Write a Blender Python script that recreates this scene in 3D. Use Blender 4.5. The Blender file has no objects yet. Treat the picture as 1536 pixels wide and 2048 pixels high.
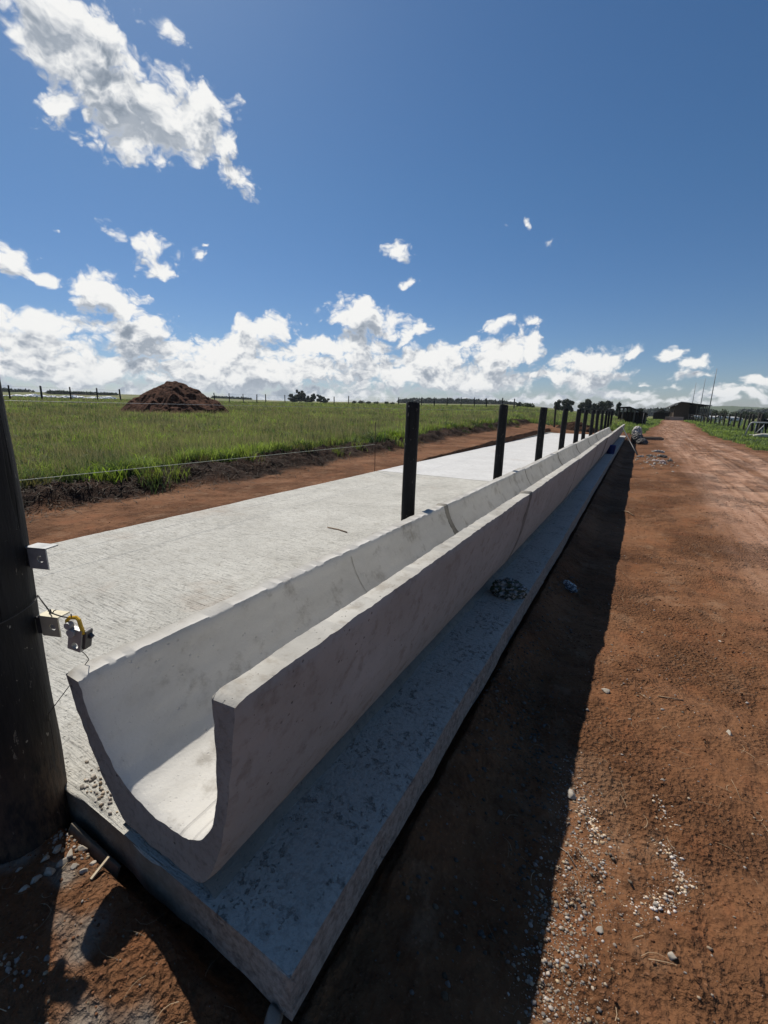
import bpy, bmesh, math, random
import numpy as np
from mathutils import Matrix, Vector, Euler

rng = np.random.default_rng(7)
random.seed(7)
scene = bpy.context.scene
COL = scene.collection
R_ = math.radians

# ------------------------------------------------------------------ camera
F, CX, CY = 866.0, 768.0, 1024.0            # focal length and centre for a 1536 x 2048 frame
CAMZ = 1.55
CAM = np.array([0.0, 0.0, CAMZ])
def _basis():
    hor = lambda x: 816 + 0.0158 * (x - 768)
    vp = np.array([1282 - CX, -(hor(1282) - CY), -F]); vp /= np.linalg.norm(vp)
    h2 = np.array([0 - CX, -(hor(0) - CY), -F])
    up = np.cross(vp, h2); up /= np.linalg.norm(up)
    if up[1] < 0: up = -up
    return np.stack([np.cross(vp, up), vp, up])
RC = _basis()
def ray(px, py):
    d = RC @ np.array([px - CX, -(py - CY), -F]); return d / np.linalg.norm(d)
def at_z(px, py, z):
    d = ray(px, py); return CAM + d * ((z - CAMZ) / d[2])
def at_r(px, py, r):
    d = ray(px, py); return CAM + d * (r / math.hypot(d[0], d[1]))

cam_data = bpy.data.cameras.new('camera')
cam = bpy.data.objects.new('camera', cam_data); COL.objects.link(cam)
cam_data.sensor_fit = 'HORIZONTAL'; cam_data.sensor_width = 36.0
cam_data.lens = F / 1536 * 36.0
cam_data.clip_start = 0.02; cam_data.clip_end = 12000
M = Matrix([[*RC[i], 0] for i in range(3)] + [[0, 0, 0, 1]])
M.translation = Vector(CAM)
cam.matrix_world = M
scene.camera = cam

# ------------------------------------------------------------------ noise
def _hash(ix, iy, iz=0):
    h = (ix.astype(np.int64) * 374761393 + iy.astype(np.int64) * 668265263 + np.int64(1274126177) * np.asarray(iz, dtype=np.int64)) & 0xFFFFFFFF
    h = ((h ^ (h >> 13)) * 1274126177) & 0xFFFFFFFF
    h = (h ^ (h >> 16)) & 0xFFFF
    return h / 65535.0
def vn2(x, y, seed=0):
    ix = np.floor(x); iy = np.floor(y); fx = x - ix; fy = y - iy
    fx = fx * fx * fx * (fx * (fx * 6 - 15) + 10); fy = fy * fy * fy * (fy * (fy * 6 - 15) + 10)
    a = _hash(ix, iy, seed); b = _hash(ix + 1, iy, seed); c = _hash(ix, iy + 1, seed); d = _hash(ix + 1, iy + 1, seed)
    return (a * (1 - fx) + b * fx) * (1 - fy) + (c * (1 - fx) + d * fx) * fy
def fbm(x, y, sc, octv=4, seed=0, gain=0.5):
    x = np.asarray(x, float); y = np.asarray(y, float)
    t = np.zeros(np.broadcast(x, y).shape); a = 1.0; n = 0.0; s = sc
    for o in range(octv):
        t = t + a * vn2(x * s + 17.3 * o, y * s - 9.1 * o, seed + o); n += a; a *= gain; s *= 2.03
    return t / n * 2 - 1
def vn3(p, seed=0):
    i = np.floor(p); f = p - i; f = f * f * (3 - 2 * f)
    r = 0
    for dx in (0, 1):
        for dy in (0, 1):
            for dz in (0, 1):
                w = (f[:, 0] if dx else 1 - f[:, 0]) * (f[:, 1] if dy else 1 - f[:, 1]) * (f[:, 2] if dz else 1 - f[:, 2])
                r = r + w * _hash(i[:, 0] + dx, i[:, 1] + dy, i[:, 2] + dz + seed * 57)
    return r * 2 - 1
def fbm3(p, sc, octv=3, seed=0):
    t = 0; a = 1.0; n = 0
    for o in range(octv):
        t = t + a * vn3(p * sc + 5.7 * o, seed + o); n += a; a *= .5; sc *= 2.05
    return t / n
def sst(a, b, x):
    t = np.clip((np.asarray(x, float) - a) / (b - a), 0, 1); return t * t * (3 - 2 * t)

# ------------------------------------------------------------------ object helpers
def tag(o, label=None, cat=None, group=None, kind=None):
    if label: o['label'] = label
    if cat: o['category'] = cat
    if group: o['group'] = group
    if kind: o['kind'] = kind
    return o
def thing(name, label, cat, loc=(0, 0, 0), rotz=0.0, group=None):
    o = bpy.data.objects.new(name, None); COL.objects.link(o)
    o.empty_display_size = .1
    o.location = loc; o.rotation_euler = (0, 0, rotz)
    return tag(o, label, cat, group)
def link_mesh(name, me, mat=None, parent=None):
    o = bpy.data.objects.new(name, me); COL.objects.link(o)
    if mat is not None:
        me.materials.clear(); me.materials.append(mat)
    if parent is not None: o.parent = parent
    return o
def np_mesh(name, V, loops, starts, mat=None, parent=None, smooth=False, attrs=None):
    """loops: flat vertex indices, starts: first loop of each face"""
    me = bpy.data.meshes.new(name)
    V = np.ascontiguousarray(V, dtype=np.float32)
    me.vertices.add(len(V)); me.vertices.foreach_set('co', V.ravel())
    loops = np.ascontiguousarray(loops, dtype=np.int32); starts = np.ascontiguousarray(starts, dtype=np.int32)
    me.loops.add(len(loops)); me.loops.foreach_set('vertex_index', loops)
    me.polygons.add(len(starts)); me.polygons.foreach_set('loop_start', starts)
    if smooth: me.polygons.foreach_set('use_smooth', np.ones(len(starts), dtype=bool))
    for k, a in (attrs or {}).items():
        if a.ndim == 1:
            at = me.attributes.new(k, 'FLOAT', 'POINT'); at.data.foreach_set('value', np.ascontiguousarray(a, dtype=np.float32))
        else:
            at = me.attributes.new(k, 'FLOAT_COLOR', 'POINT')
            at.data.foreach_set('color', np.ascontiguousarray(np.c_[a, np.ones(len(a))], dtype=np.float32).ravel())
    me.update(calc_edges=True)
    return link_mesh(name, me, mat, parent)
def quads(n_u, n_v, closed_u=False):
    """index quads of a grid stored v-major: index = v*n_u+u"""
    uu = np.arange(n_u if closed_u else n_u - 1); vv = np.arange(n_v - 1)
    U, Vv = np.meshgrid(uu, vv); U = U.ravel(); Vv = Vv.ravel(); U2 = (U + 1) % n_u
    return np.stack([Vv * n_u + U, Vv * n_u + U2, (Vv + 1) * n_u + U2, (Vv + 1) * n_u + U], 1)
def quad_mesh(name, V, Q, mat=None, parent=None, smooth=True, attrs=None):
    return np_mesh(name, V, Q.ravel(), np.arange(0, Q.size, Q.shape[1]), mat, parent, smooth, attrs)
def bm_obj(name, bm, mat=None, parent=None, smooth=False):
    me = bpy.data.meshes.new(name); bm.normal_update(); bm.to_mesh(me); bm.free()
    if smooth:
        for p in me.polygons: p.use_smooth = True
    return link_mesh(name, me, mat, parent)
def add_box(bm, c, s, rot=(0, 0, 0), bevel=0.0):
    ret = bmesh.ops.create_cube(bm, size=1.0)
    vs = ret['verts']
    mt = Matrix.Translation(Vector(c)) @ Euler(rot).to_matrix().to_4x4() @ Matrix.Diagonal((*s, 1))
    bmesh.ops.transform(bm, matrix=mt, verts=vs)
    if bevel:
        es = list({e for v in vs for e in v.link_edges})
        bmesh.ops.bevel(bm, geom=es, offset=bevel, segments=2, affect='EDGES', profile=.6)
def add_tube(bm, pts, r, seg=8, cap=True):
    """tube through points; r one radius or a list"""
    pts = [Vector(p) for p in pts]; n = len(pts)
    rs = [r] * n if not hasattr(r, '__len__') else list(r)
    rings = []
    prev = None
    for i, p in enumerate(pts):
        t = (pts[min(i + 1, n - 1)] - pts[max(i - 1, 0)]).normalized()
        if prev is None:
            a = t.orthogonal().normalized()
        else:
            a = (prev - t * prev.dot(t)).normalized()
        prev = a; b = t.cross(a)
        rings.append([bm.verts.new(p + (a * math.cos(2 * math.pi * k / seg) + b * math.sin(2 * math.pi * k / seg)) * rs[i]) for k in range(seg)])
    for i in range(n - 1):
        for k in range(seg):
            bm.faces.new([rings[i][k], rings[i][(k + 1) % seg], rings[i + 1][(k + 1) % seg], rings[i + 1][k]])
    if cap:
        bm.faces.new(rings[0][::-1]); bm.faces.new(rings[-1])

# ------------------------------------------------------------------ material helpers
class NT:
    def __init__(self, name):
        self.mat = bpy.data.materials.new(name); self.mat.use_nodes = True
        self.t = self.mat.node_tree; self.t.nodes.clear()
        self.out = self.t.nodes.new('ShaderNodeOutputMaterial')
    def n(self, typ, **kw):
        nd = self.t.nodes.new(typ)
        for k, v in kw.items():
            if k == 'i':
                for kk, vv in v.items():
                    if isinstance(vv, bpy.types.NodeSocket): self.t.links.new(vv, nd.inputs[kk])
                    else: nd.inputs[kk].default_value = vv
            else: setattr(nd, k, v)
        return nd
    def link(self, a, b): self.t.links.new(a, b)
    def coord(self): return self.n('ShaderNodeTexCoord').outputs['Object']
    def mapping(self, v, scale=(1, 1, 1), rot=(0, 0, 0)):
        return self.n('ShaderNodeMapping', i={'Vector': v, 'Scale': scale, 'Rotation': rot}).outputs[0]
    def noise(self, v, scale, detail=4, rough=.55, dist=0.0):
        return self.n('ShaderNodeTexNoise', i={'Vector': v, 'Scale': scale, 'Detail': detail, 'Roughness': rough, 'Distortion': dist}).outputs['Fac']
    def voro(self, v, scale, feature='F1', out='Distance', rnd=1.0):
        return self.n('ShaderNodeTexVoronoi', feature=feature, i={'Vector': v, 'Scale': scale, 'Randomness': rnd}).outputs[out]
    def math(self, op, a, b=0.0, c=0.0, clamp=False):
        nd = self.n('ShaderNodeMath', operation=op, use_clamp=clamp)
        for k, x in enumerate((a, b, c)):
            if isinstance(x, bpy.types.NodeSocket): self.link(x, nd.inputs[k])
            else: nd.inputs[k].default_value = x
        return nd.outputs[0]
    def ramp(self, fac, stops, interp='LINEAR'):
        nd = self.n('ShaderNodeValToRGB', i={'Fac': fac}); cr = nd.color_ramp; cr.interpolation = interp
        while len(cr.elements) < len(stops): cr.elements.new(.5)
        for e, (p, c) in zip(cr.elements, stops):
            e.position = p; e.color = (*c, 1) if len(c) == 3 else c
        return nd.outputs[0]
    def rng(self, v, a, b, c=0.0, d=1.0):
        return self.n('ShaderNodeMapRange', interpolation_type='SMOOTHSTEP', i={'Value': v, 'From Min': a, 'From Max': b, 'To Min': c, 'To Max': d}).outputs[0]
    def mix(self, f, a, b, blend='MIX'):
        nd = self.n('ShaderNodeMix', data_type='RGBA', blend_type=blend)
        for k, x in ((0, f), (6, a), (7, b)):
            if isinstance(x, bpy.types.NodeSocket): self.link(x, nd.inputs[k])
            else: nd.inputs[k].default_value = x if k == 0 else ((*x, 1) if len(x) == 3 else x)
        return nd.outputs[2]
    def attr(self, name, out='Fac'): return self.n('ShaderNodeAttribute', attribute_name=name).outputs[out]
    def bump(self, h, strength=.5, dist=.01, normal=None):
        i = {'Height': h, 'Strength': strength, 'Distance': dist}
        if normal is not None: i['Normal'] = normal
        return self.n('ShaderNodeBump', i=i).outputs[0]
    def bsdf(self, col, rough=.9, normal=None, metal=0.0, spec=.3):
        i = {'Base Color': col if isinstance(col, bpy.types.NodeSocket) else (*col, 1), 'Roughness': rough, 'Metallic': metal, 'Specular IOR Level': spec}
        if normal is not None: i['Normal'] = normal
        b = self.n('ShaderNodeBsdfPrincipled', i=i)
        self.link(b.outputs[0], self.out.inputs[0]); return b

def simple_mat(name, c1, c2, scale=8.0, rough=.85, bump=.3, bdist=.004, metal=0.0, spec=.3, detail=5):
    m = NT(name); v = m.coord(); f = m.noise(v, scale, detail)
    col = m.ramp(f, [(.3, c1), (.7, c2)])
    m.bsdf(col, rough, m.bump(m.noise(v, scale * 4, 4), bump, bdist), metal, spec)
    return m.mat
SUN_E, SKY_S, CLOUD_S, EXPO = 4.9, 0.074, 0.92, 0.0
# ------------------------------------------------------------------ light, sky and clouds
SUN = Vector((-0.70, 0.40, 1.0)).normalized()           # direction towards the sun
sun_el = math.asin(SUN.z); sun_az = math.atan2(SUN.x, SUN.y)
sl = bpy.data.lights.new('sun', 'SUN'); sl.energy = SUN_E; sl.angle = R_(0.53); sl.color = (1.0, .945, .87)
so = bpy.data.objects.new('sun', sl); COL.objects.link(so)
so.rotation_euler = (-SUN).to_track_quat('-Z', 'Y').to_euler(); so.location = (-6, 4, 10)

world = bpy.data.worlds.new('World'); scene.world = world; world.use_nodes = True
wt = world.node_tree; wt.nodes.clear()
class WT(NT):
    def __init__(self, tree): self.t = tree
W = WT(wt)

# cloud masses: photo column, row, half length, half height, tilt, weight -> directions on the sky
CLOUDS = [
 (70, 15, 155, 120, 25, 1.2), (190, 120, 180, 118, 38, 1.35), (265, 225, 205, 108, 18, 1.4), (395, 255, 135, 96, 42, 1.25), (120, 215, 100, 58, 5, .9),
 (475, 350, 74, 46, 35, 1.0), (445, 305, 70, 62, 50, 1.1), (330, 70, 110, 45, 30, .5),
 (222, 460, 50, 24, 15, .62), (300, 505, 56, 40, 50, .95), (325, 535, 62, 26, 8, .85), (412, 520, 20, 18, 40, .6), (416, 493, 15, 6, 0, .5), (116, 448, 16, 9, 20, .5),
 (15, 520, 80, 36, 28, .85), (75, 556, 84, 24, 14, .75), (75, 512, 30, 12, 20, .55),
 (195, 592, 92, 56, 8, 1.3), (250, 620, 58, 60, 35, 1.2), (60, 652, 150, 50, 8, 1.1), (10, 680, 130, 55, 0, 1.1), (280, 680, 170, 62, 12, 1.15),
 (520, 672, 105, 40, -14, 1.05), (552, 648, 46, 28, -10, .9), (470, 710, 190, 50, 0, 1.15), (725, 638, 110, 48, 5, 1.25), (710, 700, 110, 62, 0, 1.15), (830, 668, 66, 30, -20, .9),
 (860, 715, 150, 40, -3, 1.15), (1000, 715, 80, 46, -15, 1.1), (1062, 692, 42, 50, -10, 1.3), (1170, 728, 110, 34, -6, 1.1), (1262, 714, 48, 18, -20, .9), (940, 690, 60, 20, -20, .8),
 (150, 738, 320, 52, 0, 1.4), (520, 745, 340, 52, 0, 1.4), (860, 750, 310, 42, 0, 1.35), (1150, 755, 170, 30, 0, 1.2), (330, 700, 130, 40, 10, 1.2), (620, 690, 90, 50, 0, 1.1), (60, 690, 160, 40, 0, 1.2),
 (791, 512, 50, 28, -8, .95), (801, 575, 32, 12, 0, .65), (990, 658, 46, 18, -18, .8), (1070, 643, 27, 14, 0, .8), (1015, 444, 15, 13, -40, .66), (1057, 453, 17, 15, 30, .6), (1110, 482, 34, 9, -35, .36),
 (1337, 709, 46, 19, -6, .95), (1392, 728, 60, 22, -12, 1.05), (1388, 752, 56, 14, -6, .85), (1350, 777, 34, 12, 0, .8), (1524, 758, 42, 20, -8, .9), (1300, 764, 26, 8, 0, .55),
 (1245, 792, 130, 22, 2, .9), (1430, 795, 110, 24, -3, .95), (1530, 800, 60, 18, 0, .8),
 (150, 785, 420, 24, 0, 1.0), (600, 790, 420, 24, 0, 1.0), (1000, 796, 300, 16, 0, .85), (1360, 812, 260, 12, 0, .8),
]
# the same weather all round the sky, out of the frame
for k in range(13):
    az = 26 + (k + .5) * (250 / 13) + random.uniform(-3, 3)
    CLOUDS.append(('dir', R_(az), R_(random.uniform(2, 7)), R_(random.uniform(9, 14)), R_(random.uniform(2.5, 4.5)), 0, random.uniform(.9, 1.15)))
grp = bpy.data.node_groups.new('cloud_density', 'ShaderNodeTree')
grp.interface.new_socket('Vector', in_out='INPUT', socket_type='NodeSocketVector')
grp.interface.new_socket('Density', in_out='OUTPUT', socket_type='NodeSocketFloat')
Gn = WT(grp)
grp.interface.new_socket('Body', in_out='OUTPUT', socket_type='NodeSocketFloat')
gi = Gn.n('NodeGroupInput'); go = Gn.n('NodeGroupOutput')
vec = gi.outputs[0]
# ragged outlines: the lookup direction itself is disturbed
wob = Gn.n('ShaderNodeTexNoise', noise_dimensions='3D', i={'Vector': vec, 'Scale': 11.0, 'Detail': 3.0, 'Roughness': .6}).outputs['Color']
wv = Gn.n('ShaderNodeVectorMath', operation='SUBTRACT', i={0: wob, 1: (.5, .5, .5)}).outputs[0]
wv = Gn.n('ShaderNodeVectorMath', operation='SCALE', i={0: wv, 'Scale': .085}).outputs[0]
vec2 = Gn.n('ShaderNodeVectorMath', operation='ADD', i={0: vec, 1: wv}).outputs[0]
best = None
vec_k = vec2
for ci, cl in enumerate(CLOUDS):
    if ci and ci % 10 == 0:                      # evaluate the masses in batches (keeps the shader stack small)
        vec_k = Gn.n('ShaderNodeVectorMath', operation='MULTIPLY_ADD', i={0: best, 1: (1e-6, 1e-6, 1e-6), 2: vec2}).outputs[0]
    if cl[0] == 'dir':
        _, az, el, a, b, rot, wgt = cl
        c = np.array([math.sin(az) * math.cos(el), math.cos(az) * math.cos(el), math.sin(el)])
        e1 = np.array([math.cos(az), -math.sin(az), 0]); la, lb = a, b
    else:
        x, y, a, b, rot, wgt = cl
        c = ray(x, y); t = R_(rot)
        e1 = (ray(x + a * math.cos(t), y + a * math.sin(t)) - ray(x - a * math.cos(t), y - a * math.sin(t))) / 2
        e2 = (ray(x - b * math.sin(t), y + b * math.cos(t)) - ray(x + b * math.sin(t), y - b * math.cos(t))) / 2
        la, lb = np.linalg.norm(e1), np.linalg.norm(e2)
        e1 = e1 - c * e1.dot(c); e1 /= np.linalg.norm(e1)
    e2 = np.cross(c, e1)
    rm = Matrix([[e1[i], e2[i], c[i]] for i in range(3)])
    mp = Gn.n('ShaderNodeMapping', vector_type='TEXTURE', i={'Vector': vec_k, 'Location': tuple(c), 'Rotation': tuple(rm.to_euler()), 'Scale': (la * 1.03, lb * 1.03, .8)})
    ln = Gn.n('ShaderNodeVectorMath', operation='LENGTH', i={0: mp.outputs[0]}).outputs['Value']
    v = Gn.math('MULTIPLY_ADD', ln, -wgt, wgt)
    best = v if best is None else Gn.math('SMOOTH_MAX', best, v, .16)
best = Gn.math('MAXIMUM', best, -1.5)
pv = Gn.mapping(vec, (1, 1, 1.45))
n1 = Gn.n('ShaderNodeTexNoise', i={'Vector': pv, 'Scale': 13.0, 'Detail': 7.0, 'Roughness': .56}).outputs['Fac']
n0 = Gn.n('ShaderNodeTexNoise', i={'Vector': pv, 'Scale': 9.0, 'Detail': 1.8, 'Roughness': .45}).outputs['Fac']
pw = Gn.n('ShaderNodeVectorMath', operation='ADD', i={0: pv, 1: wv}).outputs[0]
vo = Gn.n('ShaderNodeTexVoronoi', feature='F1', i={'Vector': pw, 'Scale': 23.0, 'Detail': 2.6, 'Roughness': .58, 'Lacunarity': 2.3}).outputs['Distance']
billow = Gn.math('MULTIPLY_ADD', vo, -1.05, .42)
d = Gn.math('MULTIPLY_ADD', n1, 1.6, -.80)
d = Gn.math('MULTIPLY', Gn.math('ADD', d, billow), .62)
d = Gn.math('ADD', Gn.math('ADD', best, d), .17)
# smoother body, used for the light on the clouds
e = Gn.math('MULTIPLY_ADD', n0, 1.7, -.85)
e = Gn.math('MULTIPLY', Gn.math('ADD', e, Gn.math('MULTIPLY', billow, 1.15)), .62)
e = Gn.math('ADD', Gn.math('ADD', best, e), .20)
Gn.link(d, go.inputs[0]); Gn.link(e, go.inputs[1])

dirv = W.n('ShaderNodeTexCoord').outputs['Generated']
def dens(v):
    g = W.n('ShaderNodeGroup', node_tree=grp); W.link(v, g.inputs[0]); return g.outputs
def shifted(k, after):
    a = W.n('ShaderNodeVectorMath', operation='ADD', i={0: dirv, 1: tuple(SUN * k)}).outputs[0]
    a = W.n('ShaderNodeVectorMath', operation='MULTIPLY_ADD', i={0: after, 1: (1e-6, 1e-6, 1e-6), 2: a}).outputs[0]
    return W.n('ShaderNodeVectorMath', operation='NORMALIZE', i={0: a}).outputs[0]
D0, B0 = dens(dirv); _, B1 = dens(shifted(.050, D0))
alpha = W.rng(D0, -.03, .42)
lit = W.math('MULTIPLY_ADD', W.math('MAXIMUM', W.math('SUBTRACT', B0, B1), -.30), 1.25, .57)
lit = W.math('MULTIPLY_ADD', W.math('SUBTRACT', D0, B0), .24, lit)
lit = W.math('SUBTRACT', lit, W.rng(B0, .50, 1.20, 0.0, .40))
lit = W.math('ADD', lit, W.rng(D0, .05, .60, .30, 0.0))
lit = W.n('ShaderNodeClamp', i={'Value': lit, 'Min': 0.0, 'Max': 1.0}).outputs[0]
ccol = W.ramp(lit, [(0.0, (.27, .32, .39)), (.25, (.40, .45, .52)), (.52, (.66, .69, .73)), (.8, (.92, .93, .93)), (1.0, (1.0, 1.0, .985))])
dz = W.n('ShaderNodeSeparateXYZ', i={0: dirv}).outputs[2]
ccol = W.mix(W.rng(dz, .07, .0, 0.0, .35), ccol, (.62, .70, .78))           # air in front of the lowest clouds
sky = W.n('ShaderNodeTexSky', sky_type='NISHITA')
sky.sun_disc = False; sky.sun_elevation = sun_el; sky.sun_rotation = sun_az; sky.altitude = 600; sky.air_density = 1.0; sky.dust_density = .6; sky.ozone_density = 2.0
stint = W.ramp(dz, [(0.0, (.80, .86, 1.04)), (.12, (.70, .82, 1.00)), (.38, (.70, .88, 1.02))])
skc = W.n('ShaderNodeHueSaturation', i={'Saturation': 1.08, 'Color': W.mix(1.0, sky.outputs[0], stint, 'MULTIPLY')}).outputs[0]
bg1 = W.n('ShaderNodeBackground', i={'Color': skc, 'Strength': SKY_S})
bg2 = W.n('ShaderNodeBackground', i={'Color': ccol, 'Strength': CLOUD_S})
mx = W.n('ShaderNodeMixShader', i={0: alpha, 1: bg1.outputs[0], 2: bg2.outputs[0]})
wo = W.n('ShaderNodeOutputWorld'); W.link(mx.outputs[0], wo.inputs[0])
world.cycles.sampling_method = 'MANUAL'; world.cycles.sample_map_resolution = 512
scene.view_settings.view_transform = 'Standard'; scene.view_settings.look = 'None'
scene.view_settings.gamma = 1.0; scene.view_settings.exposure = EXPO
scene.view_settings.use_curve_mapping = False
scene.cycles.use_denoising = True
scene.cycles.max_bounces = 6; scene.cycles.diffuse_bounces = 3; scene.cycles.glossy_bounces = 2; scene.cycles.transmission_bounces = 2; scene.cycles.transparent_max_bounces = 4
# ------------------------------------------------------------------ terrain
# heights: the top of the concrete pad is z = 0
SLAB_X0, SLAB_X1, SLAB_Y0, SLAB_Y1 = -5.6, -0.645, 0.635, 33.2
def road_c(y): return 2.95 + np.maximum(0, y - 40) * .047 + .25 * np.sin(y * .09)
def field_edge(y): return -8.35 + .35 * fbm(y, y * 0, .45, 3, 5) + .18 * fbm(y, y * 0, 2.2, 2, 6)
def masks(x, y):
    r = np.hypot(x, y)
    fe = field_edge(y)
    past = sst(36.5, 39.5, y + .6 * fbm(x, y, .5, 2, 8))
    fe2 = fe * (1 - past) + (-1.9 + .3 * fbm(x, y, .3, 2, 9)) * past
    field = sst(fe2 + .10, fe2 - .25, x)                                     # pasture on the left
    rc = road_c(y)
    jit = .5 * fbm(x, y, .55, 3, 11) + .2 * fbm(x, y, 2.5, 2, 12)
    vr = sst(rc + 2.15, rc + 2.75, x + jit) * sst(14, 26, y + 3 * jit)        # verge right of the road
    vl = sst(rc - 2.1, rc - 2.9, x + jit) * sst(37, 46, y + 4 * jit) * (x > -2.6)
    verge = np.clip(vr + vl, 0, 1)
    bank = sst(-7.35, -7.75, x + .35 * fbm(x, y, 1.3, 3, 13)) * (1 - sst(fe - .1, fe - .8, x)) * sst(38.5, 36, y)
    road = sst(2.1, 1.1, np.abs(x - rc) + .6 * jit) * sst(2.6, 8.5, y)
    return field, verge, bank, road
def hill(x, y):
    """rise of the land on the left, flat on the right"""
    r = np.hypot(x, y)
    wl = sst(-.01, -.27, x / np.maximum(y, 1.0)) * (y > -5) + (y <= -5)
    up = np.interp(r, [0, 10, 90, 300, 800, 2600, 6000], [0, 0, 1.9, 3.6, 11.2, 19, 19])
    az = np.degrees(np.arctan2(x, y)); up = up * (1 + .42 * sst(-42, -60, az) * sst(250, 600, r))
    low = np.interp(r, [0, 90, 200, 900, 6000], [0, 0, -.6, -5, -30])
    return up * wl + low * (1 - wl)
def gz(x, y):
    x = np.asarray(x, float); y = np.asarray(y, float)
    field, verge, bank, road = masks(x, y)
    r = np.hypot(x, y)
    # coarse levels
    right = -.285 + .035 * sst(-.2, .8, x) + .02 * sst(.5, 3, x)
    leftfront = -.085 - .12 * sst(-1.2, -.75, x) - .02 * sst(-1.6, -2.4, x)
    right = right + .055 * fbm(x * .5, y, .75, 3, 19) * sst(1.2, 2.4, y) + .11 * sst(-.30, -.62, x) * sst(.85, 1.5, y)
    z = np.where(x > -.62, right, -.26)
    front = sst(.64, .56, y) * sst(-.45, -.75, x)
    z = z * (1 - front) + leftfront * front
    left = sst(-5.5, -5.585, x) * (y > .0)
    strip = -.06 + .02 * fbm(x, y, .5, 2, 3)
    beyond = sst(33.3, 34.2, y) * sst(-.4, -.9, x)
    lw = np.maximum(left, beyond)
    z = z * (1 - lw) + strip * lw
    fe = field_edge(y)
    z = z + .27 * sst(-7.5, fe + .15, x) * sst(38.5, 36, y) * (y > 0) * lw
    z = z + .16 * field * sst(36, 40, y)
    z = z + hill(x, y)
    # relief
    near = np.exp(-r / 22)
    soil = 1 - np.maximum(field, verge) * .6
    n = .030 * fbm(x, y, 1.5, 2, 21) + .022 * fbm(x, y, 5, 3, 22) * near
    ridged = 1 - np.abs(fbm(x, y, 9, 3, 23))
    cl = np.clip(fbm(x, y, 15, 3, 25, .55) - .12, 0, 1) * np.clip(fbm(x, y, 1.3, 3, 26) + .35, 0, 1)
    n = n + (.010 * (ridged - .7) + .010 * fbm(x, y, 24, 3, 24, .6) + .055 * cl) * np.exp(-r / 9)
    calm = (1 - .55 * road)
    n = n * calm * soil
    n = n - .02 * sst(.5, .15, np.abs(x - road_c(y) + .9)) * road - .02 * sst(.5, .15, np.abs(x - road_c(y) - .75)) * road
    n = n + road * .008 * fbm(x * 3.5, y * .25, 1, 3, 27)
    n = n + bank * (.16 * fbm(x, y, 2.2, 4, 31, .6) + .03)
    n = n + field * .05 * fbm(x, y, .8, 3, 33)
    under = (x > -5.58) * (x < -.66) * (y > .66) * (y < 33.1)
    n = np.where(under, -.03, n)
    return z + n

def growth(start, stop, d0, k):
    out = [start]; s = 1 if stop > start else -1
    while (out[-1] - stop) * s < 0:
        out.append(out[-1] + s * max(d0, k * abs(out[-1] - start) + d0))
    return out
xs_f = list(np.arange(-2.7, 1.75, .0145))
xs_l = [x for x in np.arange(-9.6, -2.7, .055)]
xs_far_l = growth(-9.6, -5200, .09, .045)[1:][::-1]
xs_r = [x for x in np.arange(1.75, 6.4, .045)]
xs_far_r = growth(6.4, 5200, .07, .05)[1:]
XS = np.array(xs_far_l + xs_l + xs_f + xs_r + xs_far_r)
ys = [.12]
while ys[-1] < 6000: ys.append(ys[-1] + max(.0135, .0068 * ys[-1] if ys[-1] < 60 else .02 * (ys[-1] - 60) + .41))
YS = np.array(growth(.12, -900, .2, .12)[1:][::-1] + ys)
GX, GY = np.meshgrid(XS, YS)
gx, gy = GX.ravel(), GY.ravel()
GZ = gz(gx, gy)
fieldm, vergem, bankm, roadm = masks(gx, gy)
cem = sst(.10, .35, fbm(gx, gy, 3.2, 3, 41) + .75 * sst(.34, .1, np.hypot((gx + 1.62) / 1.25, (gy - .42) / .55)) - .25) * (gy < .64) * (gx < -.9)
V = np.c_[gx, gy, GZ]
Q = quads(len(XS), len(YS))
fc = lambda a: a[Q].mean(1)
qx, qy = fc(gx), fc(gy)
q_field = fc(fieldm) > .5
q_road = (np.abs(qx - road_c(qy)) < 2.1) & (qy > 3) & (fc(vergem) < .5) & (qy < 175)
q_verge = (fc(vergem) > .5) & ~q_road
hid = (qx > -5.5) & (qx < -.75) & (qy > .75) & (qy < 33.0)          # solid concrete stands here
far_s = np.hypot(gx, gy)
attrs = dict(bank=bankm, road=roadm, cement=cem, grassy=np.clip(fieldm + vergem, 0, 1))

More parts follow.
